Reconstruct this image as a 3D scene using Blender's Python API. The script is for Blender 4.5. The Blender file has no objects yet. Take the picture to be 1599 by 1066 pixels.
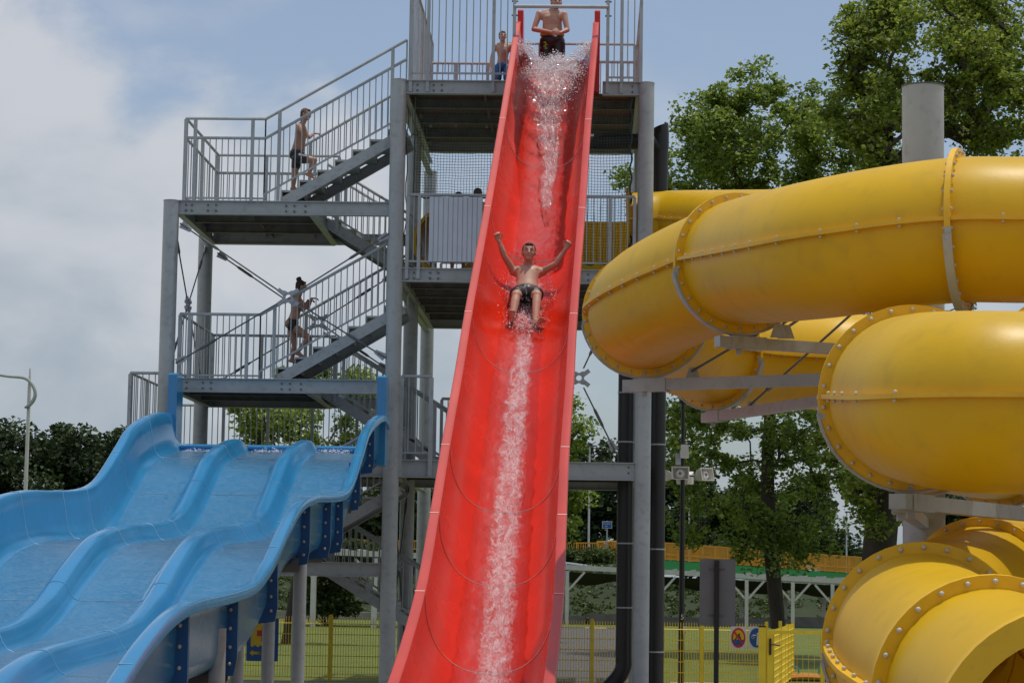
import bpy, bmesh, math, random
import numpy as np
from mathutils import Vector, Matrix, noise
random.seed(7); rng = np.random.default_rng(7)
S = bpy.context.scene; COL = S.collection
# ------------------------------------------------------------------ camera
F = 3600.0; EYE = Vector((0, 0, 2.0))
CM = Matrix.Rotation(math.radians(2.0), 3, 'Z') @ Matrix.Rotation(math.radians(90+5.82), 3, 'X') @ Matrix.Rotation(math.radians(.9), 3, 'Z')
cam = bpy.data.objects.new('camera', bpy.data.cameras.new('camera')); COL.objects.link(cam)
cam.matrix_world = Matrix.Translation(EYE) @ CM.to_4x4()
cam.data.lens = 36*F/1599; cam.data.sensor_width = 36; cam.data.clip_end = 3000; cam.data.clip_start = .5
S.camera = cam
# ------------------------------------------------------------------ light
SUN = Vector((.15, .02, .88)).normalized()
el = math.asin(SUN.z); az = math.atan2(SUN.x, SUN.y)
w = bpy.data.worlds.new('World'); S.world = w; w.use_nodes = True
nt = w.node_tree; N = nt.nodes; Lk = nt.links; N.clear()
def nd(t, **k):
    n = N.new(t)
    for a, b in k.items(): setattr(n, a, b)
    return n
def mth(op, a, b=None, c=None):
    n = N.new('ShaderNodeMath'); n.operation = op
    for i, v in enumerate((a, b, c)):
        if v is None: continue
        if isinstance(v, (int, float)): n.inputs[i].default_value = v
        else: Lk.new(v, n.inputs[i])
    return n.outputs[0]
sky = nd('ShaderNodeTexSky', sky_type='NISHITA', sun_disc=False, sun_elevation=el, sun_rotation=az, air_density=1.0, dust_density=2.2, ozone_density=1.2, altitude=100)
tc = nd('ShaderNodeTexCoord'); sp = nd('ShaderNodeSeparateXYZ'); Lk.new(tc.outputs['Generated'], sp.inputs[0])
ya = mth('MAXIMUM', mth('ABSOLUTE', sp.outputs[1]), .15)
U = mth('DIVIDE', sp.outputs[0], ya); W = mth('DIVIDE', sp.outputs[2], ya)
cb = nd('ShaderNodeCombineXYZ'); Lk.new(U, cb.inputs[0]); Lk.new(mth('MULTIPLY', W, 1.6), cb.inputs[1]); Lk.new(sp.outputs[1], cb.inputs[2])
def nz(scale, det=7, rough=.55, dist=0.0):
    n = nd('ShaderNodeTexNoise'); n.inputs['Scale'].default_value = scale; n.inputs['Detail'].default_value = det
    n.inputs['Roughness'].default_value = rough; n.inputs['Distortion'].default_value = dist
    Lk.new(cb.outputs[0], n.inputs['Vector']); return n.outputs['Fac']
n1 = nz(11, 8, .5, .2); n2 = nz(26, 8, .55); n3 = nz(6, 4, .5)
def sstep(x, a, b):
    m = nd('ShaderNodeMapRange', interpolation_type='SMOOTHSTEP'); Lk.new(x, m.inputs[0])
    m.inputs[1].default_value = a; m.inputs[2].default_value = b; return m.outputs[0]
# big cumulus bank low on the left: its upper edge falls away to the right
edge = mth('SUBTRACT', mth('ADD', mth('MULTIPLY', mth('SUBTRACT', n2, .5), .05), mth('MULTIPLY', mth('SUBTRACT', n1, .5), .09)), mth('SUBTRACT', W, .212))
fall = mth('MAXIMUM', mth('ADD', U, .115), 0.0)
lefty = mth('MULTIPLY', mth('MAXIMUM', mth('SUBTRACT', -.205, U), 0.0), 1.1)
edge = mth('ADD', mth('SUBTRACT', edge, mth('MULTIPLY', fall, 1.25)), lefty)
bank = sstep(edge, -.012, .026)
soft = sstep(mth('SUBTRACT', n1, mth('MULTIPLY', W, 1.35)), .22, .62)
soft2 = mth('MULTIPLY', sstep(mth('ADD', n3, mth('MULTIPLY', U, .5)), .56, .75), .5)
cl = mth('ADD', mth('MULTIPLY', mth('MAXIMUM', mth('MULTIPLY', bank, .93), mth('MAXIMUM', mth('MULTIPLY', soft, .8), soft2)), .84), .14)
shade = nd('ShaderNodeMix', data_type='RGBA')
Lk.new(sstep(mth('ADD', mth('MULTIPLY', n1, .75), mth('MULTIPLY', W, 1.4)), .36, .68), shade.inputs[0])
shade.inputs[6].default_value = (.355, .42, .485, 1); shade.inputs[7].default_value = (.575, .595, .635, 1)
skm = nd('ShaderNodeMix', data_type='RGBA', blend_type='MULTIPLY'); skm.inputs[0].default_value = 1
Lk.new(sky.outputs[0], skm.inputs[6]); skm.inputs[7].default_value = (1.0, 1.02, 1.05, 1)
cs = nd('ShaderNodeMix', data_type='RGBA', blend_type='MULTIPLY'); cs.inputs[0].default_value = 1
CLK = 9.2
Lk.new(shade.outputs[2], cs.inputs[6]); cs.inputs[7].default_value = (CLK, CLK, CLK, 1)
mx = nd('ShaderNodeMix', data_type='RGBA'); Lk.new(cl, mx.inputs[0]); Lk.new(skm.outputs[2], mx.inputs[6]); Lk.new(cs.outputs[2], mx.inputs[7])
bg = nd('ShaderNodeBackground'); bg.inputs[1].default_value = .1; Lk.new(mx.outputs[2], bg.inputs[0])
wo = nd('ShaderNodeOutputWorld'); Lk.new(bg.outputs[0], wo.inputs[0])
sun = bpy.data.objects.new('sun', bpy.data.lights.new('sun', 'SUN')); COL.objects.link(sun)
sun.data.energy = 2.3; sun.data.angle = math.radians(.7); sun.data.color = (1, .95, .87)
sun.rotation_euler = SUN.to_track_quat('Z', 'Y').to_euler()
S.view_settings.view_transform = 'Standard'; S.view_settings.look = 'None'; S.view_settings.exposure = .17; S.view_settings.gamma = 1
S.cycles.max_bounces = 8; S.cycles.transparent_max_bounces = 24; S.cycles.caustics_reflective = False; S.cycles.caustics_refractive = False

# ------------------------------------------------------------------ photo measurements -> world points
def ray(px, py): return CM @ Vector(((px-799.5)/F, -(py-533)/F, -1))
def PY(px, py, Y): d = ray(px, py); return EYE + d*(Y/d.y)
def PX(px, py, X): d = ray(px, py); return EYE + d*(X/d.x)
def PZ(px, py, Z): d = ray(px, py); return EYE + d*((Z-2)/d.z)
def proj(p):
    q = CM.transposed() @ (Vector(p)-EYE); return (799.5-F*q.x/q.z, 533+F*q.y/q.z)
# ------------------------------------------------------------------ materials
def material(name, col, rough=.5, metal=0, var=.12, nscale=3.0, bump=0.0, bscale=40, coat=0, col2=None, island=0, trans=0, sub=0, streak=0, spec=.5, dirt=0):
    m = bpy.data.materials.new(name); m.use_nodes = True; t = m.node_tree; n = t.nodes; l = t.links
    b = n['Principled BSDF']; tcx = n.new('ShaderNodeTexCoord')
    mp = n.new('ShaderNodeMapping'); l.new(tcx.outputs['Object'], mp.inputs[0])
    if streak: mp.inputs['Scale'].default_value = (1, 1, streak)
    no = n.new('ShaderNodeTexNoise'); no.inputs['Scale'].default_value = nscale; no.inputs['Detail'].default_value = 6; l.new(mp.outputs[0], no.inputs['Vector'])
    mr = n.new('ShaderNodeMapRange'); l.new(no.outputs['Fac'], mr.inputs[0]); mr.inputs[1].default_value = .3; mr.inputs[2].default_value = .7
    mi = n.new('ShaderNodeMix'); mi.data_type = 'RGBA'; l.new(mr.outputs[0], mi.inputs[0])
    c = Vector(col); c2 = Vector(col2) if col2 else c*(1-var)
    mi.inputs[6].default_value = (*(c2), 1); mi.inputs[7].default_value = (*(c if col2 else c*(1+var*.6)), 1)
    out = mi.outputs[2]
    if island:
        g = n.new('ShaderNodeNewGeometry'); hs = n.new('ShaderNodeHueSaturation'); l.new(out, hs.inputs['Color'])
        r2 = n.new('ShaderNodeMapRange'); l.new(g.outputs['Random Per Island'], r2.inputs[0]); r2.inputs[3].default_value = 1-island; r2.inputs[4].default_value = 1+island
        l.new(r2.outputs[0], hs.inputs['Value'])
        r3 = n.new('ShaderNodeMapRange'); l.new(g.outputs['Random Per Island'], r3.inputs[0]); r3.inputs[3].default_value = .52; r3.inputs[4].default_value = .475
        l.new(r3.outputs[0], hs.inputs['Hue']); out = hs.outputs[0]
    if dirt:
        d = n.new('ShaderNodeTexNoise'); d.inputs['Scale'].default_value = nscale*7; d.inputs['Detail'].default_value = 8; l.new(mp.outputs[0], d.inputs['Vector'])
        dr = n.new('ShaderNodeMapRange'); l.new(d.outputs['Fac'], dr.inputs[0]); dr.inputs[1].default_value = .52; dr.inputs[2].default_value = .75; dr.inputs[4].default_value = dirt
        dm = n.new('ShaderNodeMix'); dm.data_type = 'RGBA'; l.new(dr.outputs[0], dm.inputs[0]); l.new(out, dm.inputs[6]); dm.inputs[7].default_value = (.12, .1, .07, 1); out = dm.outputs[2]
    l.new(out, b.inputs['Base Color'])
    b.inputs['Metallic'].default_value = metal; b.inputs['Coat Weight'].default_value = coat; b.inputs['Coat Roughness'].default_value = .12
    b.inputs['Specular IOR Level'].default_value = spec
    rr = n.new('ShaderNodeMapRange'); l.new(no.outputs['Fac'], rr.inputs[0]); rr.inputs[3].default_value = max(.02, rough-.08); rr.inputs[4].default_value = min(1, rough+.08); l.new(rr.outputs[0], b.inputs['Roughness'])
    if sub: b.inputs['Subsurface Weight'].default_value = sub; b.inputs['Subsurface Radius'].default_value = (.02, .008, .004); b.inputs['Subsurface Scale'].default_value = .5
    if bump:
        nb = n.new('ShaderNodeTexNoise'); nb.inputs['Scale'].default_value = bscale; nb.inputs['Detail'].default_value = 5; l.new(tcx.outputs['Object'], nb.inputs['Vector'])
        bp = n.new('ShaderNodeBump'); bp.inputs['Strength'].default_value = bump; bp.inputs['Distance'].default_value = .02; l.new(nb.outputs['Fac'], bp.inputs['Height']); l.new(bp.outputs[0], b.inputs['Normal'])
    if trans:
        tr = n.new('ShaderNodeBsdfTranslucent'); l.new(out, tr.inputs[0]); ms = n.new('ShaderNodeMixShader'); ms.inputs[0].default_value = trans
        l.new(b.outputs[0], ms.inputs[1]); l.new(tr.outputs[0], ms.inputs[2]); l.new(ms.outputs[0], n['Material Output'].inputs[0])
    return m
M = {}
M['steel'] = material('painted_steel', (.385, .415, .415), .42, 0, .13, 1.3, .06, 60, spec=.5, dirt=.32)
M['steel_dark'] = material('galvanised_steel', (.13, .13, .125), .5, .35, .2, 3, .1, 50, dirt=.25)
M['steel_lite'] = material('light_steel', (.36, .38, .40), .38, .2, .1, 5)
M['under'] = material('deck_grating', (.17, .165, .145), .7, .1, .3, 6, .2, 30, dirt=.3)
M['red'] = material('red_gelcoat', (.68, .022, .003), .26, 0, .12, 1.4, .03, 9, coat=.12, spec=.4, dirt=.05)
M['rim'] = material('faded_red_rim', (.56, .062, .042), .42, 0, .10, 1.5, .03, 20)
M['seam'] = material('seam_sealant', (.85, .45, .40), .4)
M['blue'] = material('blue_gelcoat', (.026, .225, .455), .25, 0, .10, 1.1, .04, 8, coat=.35)
M['blue_dark'] = material('blue_flange', (.010, .085, .24), .4, 0, .12, 3)
M['bseam'] = material('pale_seam', (.25, .45, .62), .4)
M['yellow'] = material('yellow_fibreglass', (.74, .455, .010), .42, 0, .09, .9, .03, 30, coat=.0, spec=.35, streak=1.0, trans=.14, dirt=.13)
M['yflange'] = material('yellow_flange', (.75, .44, .010), .45, 0, .10, 3, dirt=.15)
M['bolt'] = material('bolt_cap', (.50, .46, .38), .35)
M['black'] = material('black_pipe', (.012, .011, .010), .45, 0, .3, 2)
M['white'] = material('white_paint', (.62, .60, .56), .5, 0, .1, 3, dirt=.2)
M['cream'] = material('cream_plastic', (.66, .64, .58), .45)
M['dark'] = material('dark_hole', (.02, .02, .02), .7)
M['fence'] = material('yellow_fence_paint', (.85, .64, .03), .45, 0, .12, 5)
M['orange'] = material('orange_railing_paint', (.85, .40, .03), .5, 0, .12, 2)
M['green'] = material('green_fascia_paint', (.06, .42, .10), .5, 0, .1, 1)
M['signgrey'] = material('sign_back', (.17, .17, .17), .5, .2, .1, 4)
M['panel'] = material('ribbed_sheet', (.55, .60, .66), .45, .1, .08, 3)
M['undermat'] = material('grating_over_mats', (.20, .03, .02), .7, 0, .3, 1.6, .2, 30, col2=(.07, .09, .035))
M['net1'] = material('green_net', (.05, .09, .08), .8)
M['grass'] = material('grass_ground', (.13, .155, .010), .9, 0, .3, 1.2, .6, 25, col2=(.07, .10, .007))
M['bank'] = material('bank_grass', (.036, .050, .013), .95, 0, .3, .5, .8, 8, col2=(.013, .024, .006))
M['asphalt'] = material('grey_paving', (.09, .085, .085), .9, 0, .2, 6, .3, 60)
M['sand'] = material('sand', (.42, .32, .2), .95, 0, .2, 5, .3, 40)
M['kerb'] = material('kerb_concrete', (.28, .26, .23), .9, 0, .2, 3, .3, 20)
M['bark'] = material('bark', (.055, .043, .032), .95, 0, .35, 6, 1, 22, streak=.3)
M['leafA'] = material('oak_leaves', (.27, .35, .05), .5, 0, .2, .5, island=.45, trans=.5, col2=(.16, .23, .033))
M['leafB'] = material('linden_leaves', (.26, .36, .055), .5, 0, .2, .5, island=.45, trans=.5, col2=(.15, .23, .038))
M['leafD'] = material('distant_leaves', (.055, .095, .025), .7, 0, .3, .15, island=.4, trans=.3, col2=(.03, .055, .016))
M['hedge'] = material('hedge_leaves', (.07, .11, .022), .6, 0, .3, 1, island=.4, trans=.3)
M['cloth'] = material('shade_cloth', (.03, .03, .03), .9)
M['skin'] = material('skin', (.50, .29, .20), .5, 0, .10, 9, .05, 80, sub=.12)
M['skin2'] = material('tanned_skin', (.40, .21, .135), .5, 0, .10, 9, .05, 80, sub=.1)
M['hair'] = material('dark_hair', (.03, .018, .012), .6, 0, .4, 60, .8, 120)
M['hairb'] = material('brown_hair', (.10, .06, .035), .6, 0, .4, 60, .8, 120)
M['lips'] = material('lips', (.36, .12, .10), .5)
M['eye'] = material('eye_dark', (.09, .055, .04), .4)
M['shblack'] = material('black_swim_shorts', (.013, .013, .015), .42, 0, .3, 12, .4, 30)
M['shblue'] = material('blue_swim_shorts', (.015, .10, .42), .4, 0, .4, 14, .3, 30, col2=(.01, .16, .30))
M['lime'] = material('lime_waistband', (.38, .62, .05), .6)
M['swtop'] = material('pale_swim_top', (.42, .44, .47), .6)
M['sblue'] = material('sign_blue', (.012, .10, .34), .45)
M['syel'] = material('sign_yellow', (.75, .52, .02), .45)
M['sred'] = material('sign_red', (.6, .03, .015), .45)
M['swhite'] = material('sign_white', (.72, .72, .70), .45)
M['sblack'] = material('sign_black', (.01, .01, .01), .5)
M['stealh'] = material('teal_plastic', (.05, .30, .33), .4)
M['orangeplay'] = material('orange_plastic', (.62, .25, .03), .45)
def water_mat(name, foam, scale, thr, tint=(.9, .9, .9), stretch=(1, 1, 1), wid=.12, fine=4.5, dens=True):
    m = bpy.data.materials.new(name); m.use_nodes = True; t = m.node_tree; n = t.nodes; l = t.links; n.clear()
    tx = n.new('ShaderNodeTexCoord'); mp = n.new('ShaderNodeMapping'); mp.inputs['Scale'].default_value = stretch; l.new(tx.outputs['Object'], mp.inputs[0])
    def noi(sc, d):
        a = n.new('ShaderNodeTexNoise'); a.inputs['Scale'].default_value = sc; a.inputs['Detail'].default_value = 6; a.inputs['Roughness'].default_value = .65; a.inputs['Distortion'].default_value = d; l.new(mp.outputs[0], a.inputs['Vector']); return a.outputs['Fac']
    def mm(op, x, y):
        k = n.new('ShaderNodeMath'); k.operation = op
        for i_, v in enumerate((x, y)):
            if isinstance(v, (int, float)): k.inputs[i_].default_value = v
            else: l.new(v, k.inputs[i_])
        return k.outputs[0]
    a = mm('ADD', mm('MULTIPLY', noi(scale, 1.2), .55), mm('MULTIPLY', noi(scale*fine, .6), .45))
    if dens:
        at = n.new('ShaderNodeAttribute'); at.attribute_name = 'dens'; a2 = mm('ADD', a, mm('MULTIPLY', mm('SUBTRACT', at.outputs['Fac'], 1.0), .45))
    else: a2 = a
    r = n.new('ShaderNodeMapRange'); l.new(a2, r.inputs[0]); r.inputs[1].default_value = thr; r.inputs[2].default_value = thr+wid; r.inputs[4].default_value = foam
    pb = n.new('ShaderNodeBsdfPrincipled'); pb.inputs['Base Color'].default_value = (*tint, 1); pb.inputs['Roughness'].default_value = .3
    gl = n.new('ShaderNodeBsdfGlossy'); gl.inputs['Roughness'].default_value = .08
    tr = n.new('ShaderNodeBsdfTransparent'); fr = n.new('ShaderNodeFresnel'); fr.inputs[0].default_value = 1.33
    bp = n.new('ShaderNodeBump'); bp.inputs['Strength'].default_value = .5; bp.inputs['Distance'].default_value = .02; l.new(a, bp.inputs['Height'])
    for q in (pb, gl): l.new(bp.outputs[0], q.inputs['Normal'])
    m1 = n.new('ShaderNodeMixShader'); l.new(fr.outputs[0], m1.inputs[0]); l.new(tr.outputs[0], m1.inputs[1]); l.new(gl.outputs[0], m1.inputs[2])
    m2 = n.new('ShaderNodeMixShader'); l.new(r.outputs[0], m2.inputs[0]); l.new(m1.outputs[0], m2.inputs[1]); l.new(pb.outputs[0], m2.inputs[2])
    o = n.new('ShaderNodeOutputMaterial'); l.new(m2.outputs[0], o.inputs[0]); return m
M['foam'] = water_mat('foaming_water', .60, 9, .375, (.90, .84, .85), (1.4, .35, .6), .28, 5)
M['film'] = water_mat('water_film', .15, 4, .38, (.8, .68, .68), (1.8, .3, 1), .3, 4)
M['bwater'] = water_mat('blue_slide_water', .13, 11, .40, (.68, .82, .92), (1, 1, 1), .24, 3.5, dens=False)
dm = bpy.data.materials.new('spray_droplets'); dm.use_nodes = True; pb = dm.node_tree.nodes['Principled BSDF']
pb.inputs['Base Color'].default_value = (.92, .90, .91, 1); pb.inputs['Roughness'].default_value = .25; pb.inputs['Transmission Weight'].default_value = .0; pb.inputs['IOR'].default_value = 1.33
M['drop'] = dm
# ------------------------------------------------------------------ builders
ORG = {}
def thing(name, loc, label, cat, group=None, kind=None):
    o = bpy.data.objects.new(name, None); o.empty_display_size = .2; COL.objects.link(o); o.location = loc; ORG[o.name] = Vector(loc)
    o['label'] = label; o['category'] = cat
    if group: o['group'] = group
    if kind: o['kind'] = kind
    return o
def tag(o, label, cat, group=None, kind=None):
    o['label'] = label; o['category'] = cat
    if group: o['group'] = group
    if kind: o['kind'] = kind
    return o
def orient(d, up=Vector((0, 0, 1))):
    d = d.normalized(); s = d.cross(up)
    if s.length < 1e-4: s = d.cross(Vector((0, 1, 0)))
    s.normalize(); u = s.cross(d).normalized(); return s, d, u
class MB:
    def __init__(self): self.v = []; self.f = []; self.mi = []; self.cur = 0
    def add(self, vs, fs):
        k = len(self.v); self.v += [tuple(q) for q in vs]; self.f += [tuple(i+k for i in q) for q in fs]; self.mi += [self.cur]*len(fs); return self
    def box(self, c, s, m3=None):
        c = Vector(c); h = Vector(s)/2; vs = []
        for x in (-1, 1):
            for y in (-1, 1):
                for z in (-1, 1):
                    q = Vector((x*h.x, y*h.y, z*h.z)); vs.append(c+(m3 @ q if m3 else q))
        return self.add(vs, [(0, 1, 3, 2), (4, 6, 7, 5), (0, 4, 5, 1), (2, 3, 7, 6), (0, 2, 6, 4), (1, 5, 7, 3)])
    def span(self, a, b): a = Vector(a); b = Vector(b); return self.box((a+b)/2, b-a)
    def bar(self, a, b, w_, h_, up=Vector((0, 0, 1))):
        a = Vector(a); b = Vector(b); s, d, u = orient(b-a, up); m = Matrix((s, d, u)).transposed(); return self.box((a+b)/2, (w_, (b-a).length, h_), m)
    def tube(self, pts, r, n=8, cap=True):
        pts = [Vector(p) for p in pts]; rs = r if isinstance(r, (list, tuple)) else [r]*len(pts); vs = []; fs = []
        pu = None
        for i, p in enumerate(pts):
            d = pts[min(i+1, len(pts)-1)]-pts[max(i-1, 0)]
            if pu is None: s, d, u = orient(d)
            else:
                d.normalize(); s = d.cross(pu); s = s.normalized() if s.length > 1e-5 else orient(d)[0]; u = s.cross(d)
            pu = u
            for k in range(n):
                a = 2*math.pi*k/n; vs.append(p+(s*math.cos(a)+u*math.sin(a))*rs[i])
        for i in range(len(pts)-1):
            for k in range(n): fs.append((i*n+k, i*n+(k+1) % n, (i+1)*n+(k+1) % n, (i+1)*n+k))
        if cap: fs.append(tuple(range(n-1, -1, -1))); fs.append(tuple((len(pts)-1)*n+k for k in range(n)))
        return self.add(vs, fs)
    def ball(self, c, r, sc=(1, 1, 1), seg=10, ring=6, m3=None):
        c = Vector(c); vs = [Vector((0, 0, 1))]
        for i in range(1, ring):
            th = math.pi*i/ring
            for k in range(seg): vs.append(Vector((math.sin(th)*math.cos(2*math.pi*k/seg), math.sin(th)*math.sin(2*math.pi*k/seg), math.cos(th))))
        vs.append(Vector((0, 0, -1))); fs = []
        for k in range(seg): fs.append((0, 1+k, 1+(k+1) % seg))
        for i in range(ring-2):
            for k in range(seg): a = 1+i*seg; fs.append((a+k, a+seg+k, a+seg+(k+1) % seg, a+(k+1) % seg))
        a = 1+(ring-2)*seg
        for k in range(seg): fs.append((a+k, len(vs)-1, a+(k+1) % seg))
        o = []
        for q in vs:
            q = Vector((q.x*sc[0]*r, q.y*sc[1]*r, q.z*sc[2]*r)); o.append(c+(m3 @ q if m3 else q))
        return self.add(o, fs)
    def poly(self, pts, nrm, t):     # flat outline with thickness
        n = len(pts); nrm = Vector(nrm).normalized()*t/2
        return self.add([Vector(p)+nrm for p in pts]+[Vector(p)-nrm for p in pts], [tuple(range(n)), tuple(range(2*n-1, n-1, -1))]+[(i, i+n, (i+1) % n+n, (i+1) % n) for i in range(n)])
    def grid(self, rows, close=False):
        n = len(rows[0]); vs = [p for r in rows for p in r]; fs = []
        for i in range(len(rows)-1):
            for k in range(n if close else n-1): fs.append((i*n+k, i*n+(k+1) % n, (i+1)*n+(k+1) % n, (i+1)*n+k))
        return self.add(vs, fs)
    def build(self, name, mat, parent=None, root=None, smooth=False, kind=None, sharp=None):
        org = Vector((0, 0, 0)); rt = root or parent
        while rt is not None and rt.parent: rt = rt.parent
        if rt is not None: org = ORG.get(rt.name, Vector((0, 0, 0)))
        elif self.v and kind != 'abs':
            a = np.array(self.v); org = Vector(((a[:, 0].min()+a[:, 0].max())/2, (a[:, 1].min()+a[:, 1].max())/2, a[:, 2].min()))
        me = bpy.data.meshes.new(name); me.from_pydata([Vector(v)-org for v in self.v], [], self.f)
        for mm in (mat if isinstance(mat, (list, tuple)) else [mat]): me.materials.append(mm)
        if isinstance(mat, (list, tuple)): me.polygons.foreach_set('material_index', self.mi)
        bm = bmesh.new(); bm.from_mesh(me); bmesh.ops.recalc_face_normals(bm, faces=bm.faces); bm.to_mesh(me); bm.free()
        if smooth:
            me.polygons.foreach_set('use_smooth', [True]*len(me.polygons))
            me.set_sharp_from_angle(angle=math.radians(sharp or 40))
        o = bpy.data.objects.new(name, me); COL.objects.link(o)
        if parent is not None: o.parent = parent
        elif kind != 'abs': o.location = org; ORG[o.name] = org
        return o
def link_part(name, me, parent, loc):
    o = bpy.data.objects.new(name, me); COL.objects.link(o); o.parent = parent
    rt = parent
    while rt.parent: rt = rt.parent
    o.location = Vector(loc)-ORG[rt.name]; return o
def ibeam(mb, a, b, h, wd=.14, t=.014, up=Vector((0, 0, 1))):   # top at the line a-b, I section
    a = Vector(a); b = Vector(b); s, d, u = orient(b-a, up)
    mb.bar(a-u*t/2, b-u*t/2, wd, t); mb.bar(a-u*(h-t/2), b-u*(h-t/2), wd, t); mb.bar(a-u*h/2, b-u*h/2, t, h-2*t)
def railing(parent, A, B, H=1.1, low=.1, posts=None, extra=0, infill=.105, pr=.028, name='railing', mat='steel', h2=None, ends=(1, 1), drop=.12, base=None):
    A = Vector(A); B = Vector(B); up = Vector((0, 0, 1)); L = (B-A).length; HL = Vector((B.x-A.x, B.y-A.y, 0)).length
    mb = MB(); mb.tube([A+up*H, B+up*H], .026, 8); mb.bar(A+up*low, B+up*low, .035, .03)
    for q_ in (A, B): mb.tube([q_+up*(low-.01), q_+up*(H+(extra or 0))], .014, 6)
    if extra: mb.tube([A+up*(H+extra), B+up*(H+extra)], .026, 8)
    r = mb.build(name, M[mat], parent, smooth=True)
    if posts is None: posts = [i/max(1, round(HL/1.5)) for i in range(max(1, round(HL/1.5))+1)]
    for t in posts:
        p = A.lerp(B, t); MB().span((p.x-pr, p.y-pr, p.z-drop), (p.x+pr, p.y+pr, p.z+H+extra-.02)).build('post', M[mat], r)
    if abs(A.y-B.y) > 1: infill = .27
    mb = MB(); n = max(1, int(HL/infill))
    for i in range(1, n):
        p = A.lerp(B, i/n)
        if any(abs(i/n-t)*HL < .04 for t in posts): continue
        mb.tube([p+up*low, p+up*H], .0095, 6, False)
    if n > 3: mb.build('baluster_infill', M[mat], r, smooth=True)
    return r
def catmull(P, n=12):
    P = [Vector(p) for p in P]; P = [P[0]*2-P[1]]+P+[P[-1]*2-P[-2]]; out = []
    for i in range(1, len(P)-2):
        for k in range(n):
            t = k/n; a, b, c, d = P[i-1:i+3]
            out.append(.5*((2*b)+(c-a)*t+(2*a-5*b+4*c-d)*t*t+(3*b-a-3*c+d)*t**3))
    out.append(P[-2]); return out

# ================================================================== SETTING
def ground_sheet():
    mb = MB(); xs = [-900, -200, -60, -30, -10, 0, 10, 30, 60, 200, 900]; ys = [-60, 0, 20, 43, 60, 80, 97, 130, 300, 900, 2500]
    mb.grid([[Vector((x, y, 0)) for x in xs] for y in ys]); o = mb.build('lawn', M['grass'], kind='abs'); o['kind'] = 'structure'
ground_sheet()
def sheet(name, mat, pts, z):
    mb = MB(); mb.add([(x, y, z) for x, y in pts], [tuple(range(len(pts)))]); o = mb.build(name, M[mat], kind='abs'); o['kind'] = 'structure'; return o
sheet('pool_paving', 'kerb', [(-30, -30), (40, -30), (40, 43.2), (-30, 43.2)], .004)
sheet('path', 'asphalt', [(-1.0, 43.4), (1.15, 43.4), (1.3, 96), (-1.6, 96)], .006)
sheet('sand_strip', 'sand', [(1.6, 43.4), (9, 43.4), (9, 46.2), (1.6, 45.6)], .008)
def bank():
    mb = MB(); rows = []
    def h(x, y):
        t = min(1, max(0, (y-103.4)/8.5)); t = t*t*(3-2*t)
        top = 2.45 if x < 1.5 else max(1.75, 2.45-.35*(x-1.5))
        return .12+t*top+.28*noise.noise((x*.35, y*.35, 3))*t+.10*noise.noise((x*1.5, y*1.5, 7))*t
    for j in range(60):
        y = 103+ (j/59)**1.3*26
        rows.append([Vector((x*.8-50, y, h(x*.8-50, y))) for x in range(140)])
    rows.append([Vector((x*.8*5-250-50, 2000, 2.0)) for x in range(140)])
    mb.grid(rows); o = mb.build('embankment', M['bank'], kind='abs', smooth=True); o['kind'] = 'structure'
    mb = MB(); 
    for i in range(-12, 14):
        mb.span((i*3.0, 102.4, 0), (i*3.0+2.85, 102.9, .34+.1*((i*7) % 3 == 0)))
    o = mb.build('kerb_wall', M['kerb'], kind='abs'); o['kind'] = 'structure'
bank()
def leaf_mesh(name, mat, centers, radii, per, size, parent=None, flat=.75, root=None, droop=0):
    C = np.array(centers, float); Rr = np.array(radii, float); n = len(C)
    idx = np.repeat(np.arange(n), per); m = len(idx)
    d = rng.normal(size=(m, 3)); d /= np.linalg.norm(d, axis=1)[:, None]; rad = rng.random(m)**.42
    P = C[idx]+d*(rad*Rr[idx])[:, None]*np.array([1, 1, flat])
    P[:, 2] -= droop*rad*rad*Rr[idx]
    a = rng.normal(size=(m, 3)); a[:, 2] *= .5; a /= np.linalg.norm(a, axis=1)[:, None]
    nn = rng.normal(size=(m, 3))+np.array([0, 0, .7]); b = np.cross(nn, a); b /= np.linalg.norm(b, axis=1)[:, None]
    s = size*(.55+.8*rng.random(m))[:, None]; k = np.cross(a, b)*s*.22
    V = np.stack([P-a*s*.5, P+b*s*.36+k-a*s*.05, P+a*s*.55, P-b*s*.36+k-a*s*.05], 1).reshape(-1, 3)
    rt = root or parent
    while rt is not None and rt.parent: rt = rt.parent
    if rt is not None: V = V-np.array(ORG[rt.name])
    me = bpy.data.meshes.new(name); me.vertices.add(4*m); me.vertices.foreach_set('co', V.astype(np.float32).ravel())
    me.loops.add(4*m); me.loops.foreach_set('vertex_index', np.arange(4*m, dtype=np.int32)); me.polygons.add(m)
    me.polygons.foreach_set('loop_start', np.arange(0, 4*m, 4, dtype=np.int32)); me.polygons.foreach_set('loop_total', np.full(m, 4, np.int32))
    me.update(); me.materials.append(mat); o = bpy.data.objects.new(name, me); COL.objects.link(o)
    if parent is not None: o.parent = parent
    return o
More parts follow.
